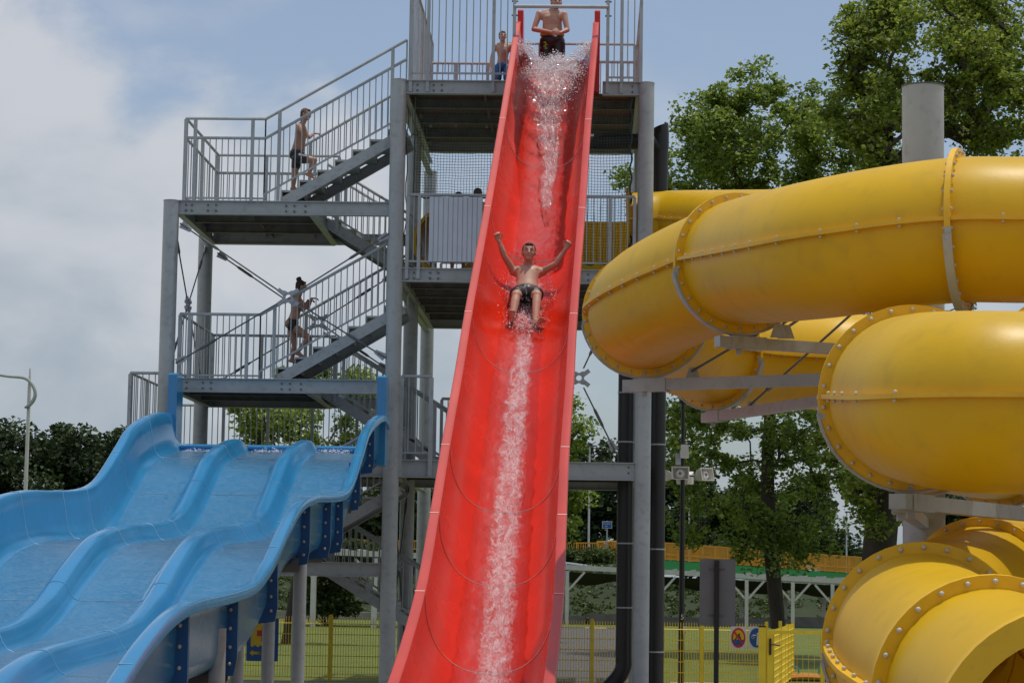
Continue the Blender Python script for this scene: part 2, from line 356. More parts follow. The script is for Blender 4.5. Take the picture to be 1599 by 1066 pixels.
def tree(name, px, Y, blobs, ncl, rcl, per, lsize, leaf, label, tr=.25, base_z=0, top=None, group=None, cat='tree', seed=1, lean=(0, 0), flat=.75):
    """blobs: (px, py, rx_px, ry_px, depth_m, dY, weight) measured crown lobes placed at the tree's own distance"""
    rnd = random.Random(seed); sc = Y/F; b0 = PY(px, 900, Y); base = Vector((b0.x, Y, base_z))
    t = thing(name, base, label, cat, group)
    lobes = [(PY(x, y, Y+dy), rx*sc, ry*sc, dp) for x, y, rx, ry, dp, dy, w_ in blobs]; wts = [b[6] for b in blobs]
    cl = []
    while len(cl) < ncl:
        c, rx, rz, dp = rnd.choices(lobes, wts)[0]
        while True:
            v = Vector((rnd.uniform(-1, 1), rnd.uniform(-1, 1), rnd.uniform(-1, 1)))
            if v.length <= 1: break
        v = v.normalized()*(v.length**.45)
        p = c+Vector((v.x*rx, v.y*dp, v.z*rz)); 
        p += Vector([noise.noise(p*.6+Vector((k*9, 0, 0)))*rcl*1.6 for k in range(3)])
        if noise.noise(p*(.55/rcl)+Vector((seed*3, 1, 0))) < -.02 and rnd.random() < .85: continue
        if p.z < base_z+.3: continue
        cl.append(p)
    cz = sum(p.z for p in cl)/len(cl); topz = top if top else max(p.z for p in cl)*.8+base_z*.2
    cx = sum(p.x for p in cl)/len(cl)
    nodes = []; parent = []; pos = []
    nT = 14
    for i in range(nT):
        f = i/(nT-1); pos.append(Vector((base.x+(cx-base.x)*f**1.6*.8+lean[0]*f+.12*math.sin(f*7+seed), Y+lean[1]*f+.12*math.cos(f*5+seed), base_z+(topz-base_z)*f))); parent.append(i-1)
    order = sorted(range(ncl), key=lambda i: min((cl[i]-pos[k]).length for k in range(3, nT)))
    leafn = []
    for i in order:
        p = cl[i]; best = None; bd = 1e9
        for k in range(2, len(pos)):
            q = pos[k]; dv = p-q; d = dv.length
            if dv.z < -.1: d += -dv.z*.9
            if q.z < base_z+(cz-base_z)*.35: d += 2
            if d < bd: bd = d; best = k
        q = pos[best]; mid = q.lerp(p, .5)+Vector((rnd.uniform(-.12, .12), rnd.uniform(-.12, .12), .10))*(p-q).length
        pos.append(mid); parent.append(best); pos.append(p); parent.append(len(pos)-2); leafn.append(len(pos)-1)
    cnt = [0]*len(pos)
    for k in leafn:
        j = k
        while j >= 0: cnt[j] += 1; j = parent[j]
    tot = max(1, cnt[0]); rad = [max(.012*Y/45, tr*(c/tot)**.52) if k >= nT else tr*max(.12, (max(c, 1)/tot)**.6)*(1.25 if k == 0 else 1) for k, c in enumerate(cnt)]
    mb = MB()
    mb.tube(pos[:nT], [rad[k] for k in range(nT)], 10)
    for k in range(nT, len(pos)):
        j = parent[k]
        mb.tube([pos[j], pos[k]], [min(rad[j], rad[k]*1.25), rad[k]], 5, False)
    mb.build('trunk', M['bark'], t, smooth=True, sharp=70)
    leaf_mesh('crown', M[leaf], cl, [rcl*rnd.uniform(.5, 1.5) for _ in cl], per, lsize, t, flat=flat)
    return t
# big near trees
tree('oak_tree', 1372, 57, [(1455, 90, 150, 110, 3.2, 0, 3), (1560, 60, 90, 80, 2.5, 1, 1.3), (1540, 170, 100, 70, 2.5, 0, 1.4), (1350, 60, 45, 60, 1.5, 0, .6), (1375, 200, 90, 80, 3, 0, 1.5), (1590, 250, 80, 60, 2, 0, .6),
    (1400, 420, 130, 130, 3, 2, 1.2), (1400, 770, 60, 60, 1.6, -1, .45), (1340, 690, 70, 50, 2, 0, .5), (1540, 640, 120, 120, 3, 2, .6)], 470, .42, 115, .125, 'leafA',
    'tall oak with a thick dark trunk rising behind the big grey column', tr=.42, seed=3, top=11.0)
tree('linden_tree', 1210, 62, [(1215, 215, 130, 85, 3, 0, 2.2), (1125, 235, 85, 75, 2.5, 0, 1.3), (1075, 265, 45, 50, 1.4, 0, .6), (1320, 240, 70, 90, 2.5, 0, 1), (1200, 400, 170, 120, 3, 2, 1.2),
    (1190, 680, 120, 60, 2.5, 0, 1.1), (1240, 770, 100, 80, 2.5, 0, .95), (1120, 770, 80, 70, 2, 0, .6), (1070, 690, 38, 70, 1.2, -1, .45), (1300, 700, 60, 70, 2, 0, .4), (1215, 855, 80, 30, 1.6, 0, .25), (975, 282, 22, 16, .5, 0, .10)], 500, .42, 110, .12, 'leafB',
    'spreading green tree with a forked trunk, in front of the orange footbridge railing', tr=.20, seed=8, top=9.5)
tree('sparse_tree', 455, 66, [(460, 655, 100, 60, 2.2, 0, 2), (410, 660, 50, 40, 1.2, 0, .8), (540, 600, 45, 25, 1.2, 0, .7), (500, 670, 70, 45, 2, 0, .8), (570, 680, 40, 30, 1, 0, .3)], 85, .42, 130, .125, 'leafB',
    'thin leafed young tree behind the lowest railing above the blue slide', tr=.12, seed=5)
tree('sparse_tree', 850, 72, [(858, 680, 42, 60, 1.5, 0, 1), (840, 740, 45, 60, 1.6, 0, 1), (880, 770, 30, 60, 1, 0, .5)], 60, .5, 150, .14, 'leafB', 'light green tree peeking out right beside the red slide edge', tr=.13, seed=6)
far = [(30, 150, [(40, 700, 75, 45, 5, 0, 2), (60, 760, 90, 60, 5, 0, 2), (5, 730, 60, 60, 5, 0, 1)], 'tall dark tree behind the curved street lamp at the far left'),
 (150, 152, [(155, 720, 45, 40, 4, 0, 2), (160, 780, 60, 50, 4, 0, 1.5)], 'dark tree beside the left edge of the stair tower'),
 (560, 150, [(560, 800, 55, 45, 4, 0, 2), (585, 850, 50, 30, 4, 0, 1)], 'dark tree seen under the lowest stair flight'),
 (690, 152, [(660, 800, 55, 45, 4, 0, 2)], 'dark tree seen between the grey columns left of the red slide'),
 (925, 148, [(925, 760, 48, 55, 4, 0, 2), (905, 800, 50, 50, 4, 0, 1.6), (955, 790, 40, 50, 4, 0, 1)], 'dark tree behind the little blue road sign'),
 (1065, 150, [(1065, 790, 50, 55, 4, 0, 2), (1045, 830, 40, 30, 3, 0, 1)], 'dark tree behind the loudspeaker pole'),
 (1150, 153, [(1150, 800, 55, 45, 4, 0, 2), (1170, 840, 50, 25, 3, 0, 1)], 'dark tree behind the orange railing, right of the loudspeaker pole'),
 (1240, 156, [(1235, 800, 45, 55, 4, 0, 2), (1262, 835, 40, 30, 3, 0, 1)], 'dark tree behind the trunk of the spreading green tree'),
 (1310, 190, [(1310, 875, 28, 14, 3, 0, 2)], 'small distant tree at the right end of the orange railing'),
 (1520, 150, [(1500, 800, 60, 40, 4, 0, 2), (1580, 810, 50, 45, 4, 0, 2)], 'dark tree between two loops of the yellow tube at right edge')]
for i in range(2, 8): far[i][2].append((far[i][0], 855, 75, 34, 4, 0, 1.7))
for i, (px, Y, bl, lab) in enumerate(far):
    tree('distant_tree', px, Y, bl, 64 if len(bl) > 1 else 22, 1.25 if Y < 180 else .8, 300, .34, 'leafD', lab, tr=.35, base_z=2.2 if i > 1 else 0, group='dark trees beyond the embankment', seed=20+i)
# hedges on the bank
cs = []; rr = []; rnd = random.Random(4)
for i in range(2200):
    x = rnd.uniform(-26, 18); y = 103.4+8.5*rnd.random(); t_ = min(1, (y-103.4)/8.5); t_ = t_*t_*(3-2*t_)
    if noise.noise((x*.25, y*.3, 11)) < -.4: continue
    cs.append((x, y, .10+t_*(2.4 if x < 1.5 else max(1.7, 2.4-.35*(x-1.5))))); rr.append(rnd.uniform(.15, .42))
bs = leaf_mesh('bank_ground_cover', M['hedge'], cs, rr, 45, .14); tag(bs, 'weeds and low shrubs covering the embankment slope', 'ground cover', kind='stuff')
def hedge(x0, x1, Y, y0, y1, label, n, name='hedge'):
    cs = []; rnd = random.Random(n)
    for i in range(n):
        px = rnd.uniform(x0, x1); p = PY(px, rnd.uniform(y0, y1), Y+rnd.uniform(-.8, .8)); cs.append(p)
    c = sum(cs, Vector())/n; t = thing(name, (c.x, Y, min(p.z for p in cs)), label, 'hedge')
    leaf_mesh('foliage', M['hedge'], cs, [rnd.uniform(.3, .5) for _ in cs], 90, .16, t)
    mb = MB(); 
    for p in cs[::3]: mb.tube([(c.x, Y, min(q_.z for q_ in cs)-.6), (p.x*.9+c.x*.1, p.y, p.z-.5), p], .02, 4)
    mb.build('stem', M['bark'], t); return t
hedge(882, 962, 115, 862, 878, 'clipped green hedge below the orange fence, left of the black pipe', 60)
hedge(476, 600, 114, 846, 884, 'green hedge row seen under the stair tower', 110)
hedge(478, 556, 90, 898, 955, 'dark shrubs beside the white pergola posts under the stairs', 60, 'shrub_row')
# far footbridge with orange railing and green fascia
def footbridge():
    a = PY(1000, 871, 125); b = PY(1345, 896, 128)
    t = thing('footbridge', a, 'footbridge with a bright green side beam across the bank behind the trees', 'bridge')
    mb = MB(); mb.grid([[a+Vector((0, 0, 0)), a+Vector((0, 4, 0))], [b, b+Vector((0, 4, 0))]]); mb2 = MB()
    d = (b-a); n = 12
    pts = [a+d*(i/n)+Vector((0, 0, -.28*math.sin(math.pi*i/n*.9)*.0)) for i in range(n+1)]
    fa = MB()
    for i in range(n):
        fa.add([pts[i], pts[i+1], pts[i+1]-Vector((0, 0, .72)), pts[i]-Vector((0, 0, .72)), pts[i]+Vector((0, 4, 0)), pts[i+1]+Vector((0, 4, 0)), pts[i+1]+Vector((0, 4, -.72)), pts[i]+Vector((0, 4, -.72))],
               [(0, 1, 2, 3), (4, 7, 6, 5), (0, 4, 5, 1), (3, 2, 6, 7)])
    fa.build('fascia', M['green'], t)
    r = thing_railing(a, b, t)
def thing_railing(a, b, parent):
    mb = MB(); up = Vector((0, 0, 1)); H = .92
    for h in (.06, .3, H): mb.bar(a+up*h, b+up*h, .06, .06)
    r = mb.build('railing', M['orange'], parent); n = 18
    for i in range(n+1): p = a.lerp(b, i/n); MB().span(p-Vector((.045, .045, 0)), p+Vector((.045, .045, H+.03))).build('post', M['orange'], r)
    m = MB(); k = 190
    for i in range(k): p = a.lerp(b, (i+.5)/k); m.bar(p+up*.08, p+up*H, .05, .03)
    m.build('baluster_infill', M['orange'], r); return r
footbridge()
ra = PY(870, 872, 120); rb = PY(1000, 871, 124.8)
def ofence(pa, pb, H, label, n, name='orange_fence', panel=0):
    t = thing(name, pa, label, 'fence'); up = Vector((0, 0, 1)); 
    for i in range(n+1):
        p = pa.lerp(pb, i/n); MB().bar(p, p+up*H, .07, .07).build('post', M['orange'], t)
    mb = MB()
    for h in (.12, H): mb.bar(pa+up*h, pb+up*h, .06, .06)
    k = int((pb-pa).length/.12)
    for i in range(k): p = pa.lerp(pb, (i+.5)/k); mb.bar(p+up*.12, p+up*H, .04, .03)
    mb.build('bar_panel', M['orange'], t); return t
ofence(PY(932, 874, 121), PY(1000, 871, 124.8), .95, 'orange barred fence above the hedge, between red slide and black pipe', 5)
ofence(PY(470, 858, 121), PY(934, 864, 121), .55, 'low orange rail along the top of the hedge behind the tower', 14)
# guard rail
t = thing('guard_rail', PY(870, 886, 111), 'grey tubular guard rail above the pergola roof', 'guard rail')
a = PY(865, 877, 111); b = PY(1010, 896, 111)
MB().tube([a, b], .08, 8).build('rail', M['steel_lite'], t, smooth=True)
for i in range(5):
    p = a.lerp(b, i/4); MB().bar(p-Vector((0, -.1, .9)), p+Vector((0, .1, 0)), .08, .08).build('post', M['steel_dark'], t)
# pergolas
def pergola(Y, pxs, ytop, x0, x1, label, w_=.15, seed=0):
    pts = [PY(px, ytop(px), Y) for px in pxs]; t = thing('pergola', (pts[0].x, Y, 0), label, 'pergola', 'white shade pergolas on the lawn')
    A = PY(x0, ytop(x0), Y); B = PY(x1, ytop(x1), Y)
    for dy in (0, 3.6):
        MB().bar(A+Vector((0, dy, 0)), B+Vector((0, dy, 0)), .12, .20).build('beam', M['white'], t)
        for p in pts:
            q = p+Vector((0, dy, 0)); MB().span((q.x-w_/2, q.y-w_/2, 0), (q.x+w_/2, q.y+w_/2, q.z-.16)).build('post', M['white'], t)
            for s in (-1, 1): MB().bar(q+Vector((s*.08, 0, -.95)), q+Vector((s*.75, 0, -.2)), .09, .09).build('brace', M['white'], t)
    rows = []
    for j in range(9):
        f = j/8; row = []
        for i in range(49):
            g = i/48; p = A.lerp(B, g); u = (g*len(pxs)) % 1
            row.append(p+Vector((0, .15+3.3*f, -.2-.55*math.sin(math.pi*f)*(.5+.5*abs(math.sin(math.pi*u))))))
        rows.append(row)
    MB().grid(rows).build('shade_cloth', M['cloth'], t, smooth=True)
    m = MB()
    for i in range(int((B-A).length/.8)):
        p = A.lerp(B, (i+.5)*.8/(B-A).length); m.bar(p+Vector((0, -.1, .13)), p+Vector((0, 3.7, .13)), .07, .06)
    m.build('slat', M['white'], t)
pergola(100, [886, 1028, 1166, 1238, 1300], lambda x: 885+(x-886)*.05, 868, 1335, 'long white shade pergola on the lawn, right of the red slide')
pergola(88, [491, 586], lambda x: 860+(x-480)*.04, 478, 700, 'white pergola glimpsed under the stairs of the tower', .2)
# thin lamp masts, road sign
def mast(px, y0, Y, label, r=.05):
    p = PY(px, y0, Y); t = thing('lamp_mast', (p.x, Y, 2.2), label, 'lamp mast'); MB().tube([(p.x, Y, 2.2), p], [r*1.3, r], 8).build('pole', M['white'], t, smooth=True)
    MB().box(p+Vector((.15, 0, .04)), (.5, .16, .08)).build('lamp_head', M['steel_dark'], t)
mast(921, 697, 132, 'thin white mast behind the hedge, left of the blue road sign')
mast(1077, 700, 134, 'thin pale mast behind the loudspeaker pole', .04)
mast(1322, 800, 134, 'thin pale mast near the dark oak trunk', .04)
p = PY(948, 819, 118); t = thing('road_sign', (p.x, 118, 2.3), 'small blue rectangular road sign with white lettering above the hedge', 'road sign')
MB().tube([(p.x, 118.06, 2.3), (p.x, 118.06, p.z+.2)], .04, 8).build('pole', M['steel_lite'], t)
MB().box(p, (.5, .03, .36)).build('frame', M['swhite'], t); MB().box(p-Vector((0, .02, 0)), (.44, .03, .30)).build('board', M['sblue'], t)
def text(s, loc, size, mat, parent, name='lettering', extr=.003, sx=1, rz=0):
    c = bpy.data.curves.new(name, 'FONT'); c.body = s; c.size = size; c.align_x = 'CENTER'; c.align_y = 'CENTER'; c.extrude = extr
    o = bpy.data.objects.new(name, c); COL.objects.link(o); dg = bpy.context.evaluated_depsgraph_get(); me = bpy.data.meshes.new_from_object(o.evaluated_get(dg))
    bpy.data.objects.remove(o); o = bpy.data.objects.new(name, me); COL.objects.link(o); me.materials.append(M[mat]); o.parent = parent
    rt = parent
    while rt.parent: rt = rt.parent
    o.location = Vector(loc)-ORG[rt.name]; o.rotation_euler = (math.pi/2, 0, rz); o.scale = (sx, 1, 1); return o
text('Poznańska', p+Vector((0, -.04, .055)), .10, 'swhite', t, sx=.9); text('400', p+Vector((-.04, -.04, -.075)), .10, 'swhite', t)
# street lamp far left
Yl = 70; b0 = PY(36, 830, Yl); tp = PY(47, 575, Yl); t = thing('street_lamp', (b0.x, Yl, 0), 'slim pale street lamp with a hooked curved arm at the far left', 'street lamp')
MB().tube([(tp.x, Yl, 0), tp-Vector((0, 0, .6)), tp], [.07, .055, .02], 10).build('pole', M['white'], t, smooth=True)
arc = catmull([PY(x, y, Yl-.1) for x, y in ((-60, 578), (-20, 582), (10, 587), (38, 590), (50, 600), (55, 613), (52, 625), (42, 636))], 6)
MB().tube(arc, [.035+.03*i/len(arc) for i in range(len(arc))], 8).build('curved_arm', M['steel'], t, smooth=True)
MB().box(PY(42, 636, Yl-.1), (.12, .12, .05)).build('lamp_head', M['steel_dark'], t)
MB().box(PY(-60, 579, Yl-.1), (.6, .2, .1)).build('lamp_head', M['steel_dark'], t)
# ------------------------------------------------------------------ mesh fence
YF = 43.6; ztop = 1.2
def mesh_panel(mb, A, B, z0, z1, sp=.05, r=.0062, hs=.2):
    A = Vector(A); B = Vector(B); L = (B-A).length; n = int(L/sp); d = (B-A).normalized(); s = Vector((-d.y, d.x, 0))*.006
    for i in range(n+1): p = A.lerp(B, i/n); mb.tube([p+Vector((0, 0, z0)), p+Vector((0, 0, z1))], r, 4, False)
    z = z0+.02
    while z <= z1:
        for q in (-1, 1): mb.tube([A+s*q+Vector((0, 0, z)), B+s*q+Vector((0, 0, z))], r*1.1, 4, False)
        z += hs
pxs = [95, 307, 517, 721, 925, 1096, 1197]; X = [PY(p, 965, YF).x for p in pxs]
t = thing('mesh_fence', (X[3], YF, 0), 'yellow double wire mesh fence along the lawn behind the tower', 'fence')
for i, x in enumerate(X):
    MB().span((x-.03, YF-.03, 0), (x+.03, YF+.03, ztop+.04)).build('post', M['fence'], t)
    if i: mb = MB(); mesh_panel(mb, (X[i-1]+.04, YF, 0), (x-.04, YF, 0), .05, ztop); mb.build('wire_panel', M['fence'], t)
# gate and return fence
YG = 40.6; g0 = PY(1190, 985, YG).x; g1 = PY(1296, 985, YG).x; zg = PY(1240, 984, YG).z
t = thing('garden_gate', (g0, YG, 0), 'yellow framed mesh gate with black lever handle by the yellow tube', 'gate')
for x in (g0, g1): MB().span((x-.06, YG-.06, 0), (x+.06, YG+.06, zg+.05)).build('post', M['fence'], t)
for x in (g0, g1): MB().span((x-.062, YG-.062, zg+.05), (x+.062, YG+.062, zg+.075)).build('post_cap', M['sblack'], t)
mb = MB(); xa = g0+.09; xb = g1-.09
mb.span((xa, YG-.02, .08), (xa+.10, YG+.02, zg)); mb.span((xb-.07, YG-.02, .08), (xb, YG+.02, zg)); mb.span((xa+.1, YG-.018, zg-.06), (xb-.07, YG+.018, zg)); mb.span((xa+.1, YG-.018, .08), (xb-.07, YG+.018, .14))
mb.build('gate_frame', M['fence'], t)
mb = MB(); mesh_panel(mb, (xa+.12, YG, 0), (xb-.08, YG, 0), .14, zg-.06, .09, .004, .25); mb.build('gate_mesh', M['fence'], t)
mb = MB(); hx = xa+.05; mb.span((hx-.018, YG-.05, zg-.42), (hx+.018, YG-.02, zg-.14)); mb.build('lock_plate', M['sblack'], t)
MB().tube([(hx, YG-.08, zg-.24), (hx+.17, YG-.08, zg-.26)], .01, 8).build('handle', M['sblack'], t)
t = thing('mesh_fence', (PY(1206, 980, YG).x, YG+.2, 0), 'bright yellow fence return seen edge on behind the gate', 'fence')
r0 = PY(1206, 980, 40.9); r1 = PY(1238, 980, 48)
for f in (0, .35, .7, 1.0): p = Vector((r0.x, 40.9, 0)).lerp(Vector((r1.x, 48, 0)), f); MB().span((p.x-.03, p.y-.03, 0), (p.x+.03, p.y+.03, 1.16+.1*(f == .35))).build('post', M['fence'], t)
mb = MB(); mesh_panel(mb, (r0.x, 40.9, 0), (r1.x, 48, 0), .05, 1.14, .05, .014, .12); mb.build('wire_panel', M['fence'], t)
# signs
def ell(c, rx, rz, y, n=40): return [(c.x+rx*math.cos(2*math.pi*i/n), y, c.z+rz*math.sin(2*math.pi*i/n)) for i in range(n)]
def plate(t, c, w_, h_, y, mat, name): MB().span((c.x-w_/2, y-.004, c.z-h_/2), (c.x+w_/2, y, c.z+h_/2)).build(name, M[mat], t)
def flat(t, pts, y, mat, name): MB().poly([(a, y, b) for a, b in pts], (0, 1, 0), .003).build(name, M[mat], t)
ys = YF-.03
c = PY(1153, 995, ys); t = thing('warning_sign', (c.x, ys, c.z-.21), 'white sign with red ring and crossed out diver on the yellow fence', 'sign')
plate(t, c, .29, .42, ys, 'swhite', 'board'); MB().poly(ell(c, .132, .185, ys-.008), (0, 1, 0), .003).build('red_ring', M['sred'], t); MB().poly(ell(c, .10, .145, ys-.013), (0, 1, 0), .003).build('yellow_disc', M['syel'], t)
n = 20; wv = [(c.x+.097*math.cos(math.pi+math.pi*i/n), c.z-.035+.108*math.sin(math.pi+math.pi*i/n)) for i in range(n+1)]
wv += [(c.x+.097-.194*i/16, c.z-.035+.006*math.sin(i*2.2)) for i in range(1, 16)]; flat(t, wv, ys-.018, 'sblue', 'water_symbol')
flat(t, [(c.x-.045, c.z+.0), (c.x-.01, c.z+.05), (c.x+.012, c.z+.085), (c.x+.03, c.z+.07), (c.x+.02, c.z+.045), (c.x+.055, c.z-.02), (c.x+.045, c.z-.028), (c.x+.005, c.z+.03), (c.x-.035, c.z-.008)], ys-.020, 'sblack', 'diver_symbol')
MB().poly(ell(Vector((c.x-.05, 0, c.z-.022)), .014, .016, ys-.020, 14), (0, 1, 0), .003).build('diver_head', M['sblack'], t)
flat(t, [(c.x-.095, c.z+.11), (c.x-.075, c.z+.135), (c.x+.095, c.z-.11), (c.x+.075, c.z-.135)], ys-.025, 'sred', 'red_slash')
c = PY(1181, 995, ys); t = thing('shower_sign', (c.x, ys, c.z-.21), 'white sign with a blue disc and white shower figure, half behind gate post', 'sign')
plate(t, c, .29, .42, ys, 'swhite', 'board'); MB().poly(ell(c, .128, .18, ys-.008), (0, 1, 0), .003).build('blue_disc', M['sblue'], t)
MB().poly(ell(Vector((c.x+.035, 0, c.z+.07)), .026, .03, ys-.014, 16), (0, 1, 0), .003).build('figure_head', M['swhite'], t)
flat(t, [(c.x+.01, c.z+.04), (c.x+.06, c.z+.04), (c.x+.065, c.z-.14), (c.x+.0, c.z-.14)], ys-.014, 'swhite', 'figure_body')
flat(t, [(c.x-.07, c.z+.06), (c.x+.0, c.z+.055), (c.x+.0, c.z+.035), (c.x-.07, c.z+.035)], ys-.0145, 'swhite', 'figure_arm')
mb = MB()
for i in range(9): mb.box((c.x-.09+.014*(i % 5), ys-.014, c.z+.03-.02*(i//3)-.006*(i % 2)), (.008, .003, .012))
mb.build('shower_drops', M['swhite'], t)
c = PY(410, 998, ys); W2 = .60; H2 = .80; t = thing('first_aid_sign', (c.x, ys, c.z-H2/2), 'blue sign with red cross on yellow and a left arrow reading 100', 'sign')
plate(t, c, W2, H2, ys, 'sblue', 'board')
yp = [(c.x-.22, c.z+.34), (c.x+.22, c.z+.34), (c.x+.22, c.z-.12)]+[(c.x+.22-.44*i/24, c.z-.12+.018*math.sin(i*math.pi/3)) for i in range(1, 25)]
flat(t, yp, ys-.008, 'syel', 'yellow_panel')
for k, (a, b) in enumerate(((.17, .055), (.055, .15))):
    MB().span((c.x-a*.75+.02, ys-.012-.001*k, c.z+.12-b), (c.x+a*.75+.02, ys-.009, c.z+.12+b)).build('red_cross_bar', M['sred'], t)
flat(t, [(c.x-.24, c.z-.25), (c.x-.17, c.z-.19), (c.x-.17, c.z-.225), (c.x+.2, c.z-.225), (c.x+.2, c.z-.275), (c.x-.17, c.z-.275), (c.x-.17, c.z-.31)], ys-.008, 'syel', 'arrow')
text('100', (c.x-.045, ys-.013, c.z-.25), .07, 'sblack', t)
# sign board on black post seen from behind
Yb = 34; a = PY(1093, 872, Yb); b = PY(1148, 977, Yb); t = thing('notice_board', ((a.x+b.x)/2, Yb, 0), 'blank grey back of a notice board on a black post', 'sign')
MB().span((a.x, Yb, b.z), (b.x, Yb+.02, a.z)).build('board', M['signgrey'], t)
px_ = (a.x+b.x)/2-.015; MB().span((px_-.035, Yb-.075, 0), (px_+.035, Yb-.005, a.z-.02)).build('post', M['black'], t)
for z in (a.z-.15, b.z+.15): MB().span((px_-.12, Yb-.012, z-.015), (px_+.12, Yb-.003, z+.015)).build('clamp', M['steel_dark'], t)
# loudspeaker pole
Yp = 45; q = PY(1066, 740, Yp); zt = PY(1066, 628, Yp).z; X0 = q.x
t = thing('loudspeaker_pole', (X0, Yp, 0), 'black pole carrying four cream horn loudspeakers and a round lamp', 'loudspeaker pole')
MB().tube([(X0, Yp, 0), (X0, Yp, 2.6), (X0, Yp, zt)], [.062, .05, .035], 12).build('pole', M['black'], t, smooth=True)
MB().ball((X0, Yp, zt+.09), .10, (1, 1, .8), 14, 8).build('lamp_globe', M['steel_lite'], t, smooth=True)
MB().tube([(X0, Yp, zt-.02), (X0, Yp, zt+.03)], .09, 12).build('lamp_collar', M['black'], t)
def speaker(c, ang, tilt=-.15, sc=1):
    R3 = Matrix.Rotation(ang, 3, 'Z') @ Matrix.Rotation(tilt, 3, 'X'); f = lambda x, y, z: Vector(c)+R3 @ Vector((x*sc, y*sc, z*sc))   # faces -y
    o = .17; hgt = .125; mb = MB(); rings = []
    for (y, k) in ((.0, 1), (.16, .80), (.24, .45), (.30, .42)):
        rings.append([f(-o*k, y-.05, -hgt*k), f(o*k, y-.05, -hgt*k), f(o*k, y-.05, hgt*k), f(-o*k, y-.05, hgt*k)])
    mb.grid(rings, True); mb.add(rings[-1], [(0, 1, 2, 3)])
    inner = [[f(-o*k, y-.05, -hgt*k), f(o*k, y-.05, -hgt*k), f(o*k, y-.05, hgt*k), f(-o*k, y-.05, hgt*k)] for (y, k) in ((0, 1), (.0, .92), (.14, .72))]
    mb.grid(inner, True); mb.add(inner[-1], [(0, 1, 2, 3)])
    s = mb.build('horn_speaker', M['cream'], t)
    cm = MB(); cm.tube([f(0, .085, 0), f(0, .04, 0), f(0, -.01, 0)], [.11*sc, .10*sc, .07*sc], 18); cm.build('cone', M['cream'], s, smooth=True)
    MB().ball(f(0, -.015, 0), .025*sc).build('centre_cap', M['steel_dark'], s)
    MB().bar(f(0, .2, 0), (X0, Yp, c[2]), .03, .03).build('bracket', M['steel_dark'], s)
z0 = q.z
speaker((X0-.06, Yp-.34, z0+.0), 0); speaker((X0+.44, Yp-.16, z0-.01), .75, -.2); speaker((X0-.40, Yp+.05, z0-.02), -1.75, -.1); speaker((X0+.06, Yp+.42, z0-.06), 3.05, -.3)
c = PY(1069, 705, Yp-.12); 
for dz, s, nm in ((.07, .15, 'sensor_box'), (-.06, .17, 'junction_box')): MB().box((c.x, Yp-.12, c.z+dz), (s, .14, .13)).build(nm, M['cream'], t)
MB().box((X0-.09, Yp-.05, c.z-.14), (.1, .1, .22)).build('amplifier_box', M['steel_lite'], t)
text('5', (X0+.012, Yp-.072, PY(1067, 963, Yp).z), .14, 'swhite', t, 'number')
c = PY(1067, 983, Yp-.06); MB().box((c.x+.02, Yp-.066, c.z), (.06, .004, .15)).build('sticker', M['swhite'], t)
MB().box((c.x+.02, Yp-.070, c.z-.045), (.056, .004, .05)).build('sticker_band', M['syel'], t)
# play tunnel beyond gate
c = PY(1262, 1060, 47); t = thing('play_tunnel', (c.x, 47, 0), 'orange ribbed play arch on the grass with teal hand grips', 'play equipment')
mb = MB(); rr = c.z+.05
for i in range(9):
    y = 47+i*.12; mb.tube([(c.x+.55*math.cos(math.pi*k/16)*1.0, y, max(.02, rr*math.sin(math.pi*k/16))) for k in range(17)], .055, 6)
mb.build('ribbed_arch', M['orangeplay'], t, smooth=True)
for dx in (-.3, .38): 
    MB().tube(catmull([(c.x+dx-.12, 47.3, .0), (c.x+dx-.12, 47.3, rr+.16), (c.x+dx+.12, 47.3, rr+.16), (c.x+dx+.12, 47.3, 0)], 5), .018, 6).build('hand_grip', M['stealh'], t, smooth=True)
# ================================================================== STEEL TOWER
Y0, Y1, Y2 = 39.0, 42.6, 46.9
XL, XM, XR = -7.26, -3.38, .88
ZT, ZM, ZB, ZE, ZD, ZC = 10.47, 7.21, 3.94, 8.35, 5.29, 2.2
TW = thing('stair_tower', (XM, Y0, 0), 'tall grey steel stair tower with stair flights, decks and railings behind the red slide', 'tower')
def column(x, y, zt, r=.135):
    mb = MB(); mb.tube([(x, y, 0), (x, y, zt)], r, 28, False); mb.tube([(x, y, zt), (x, y, zt+.012)], r+.006, 28); o = mb.build('column', M['steel'], TW, smooth=True)
    MB().box((x, y, .02), (.5, .5, .04)).build('base_plate', M['steel'], o); return o
column(XL, Y0, PY(265, 314, Y0).z); column(XM, Y0, PY(625, 126, Y0).z); column(XR, Y0, PY(1010, 131, Y0).z)
column(XL, Y1, ZE-.1); column(XM, Y1, ZT-.3); column(XR, Y1, ZT-.3); column(XM, Y2, ZT-.2); column(XR, Y2, ZT-.2)
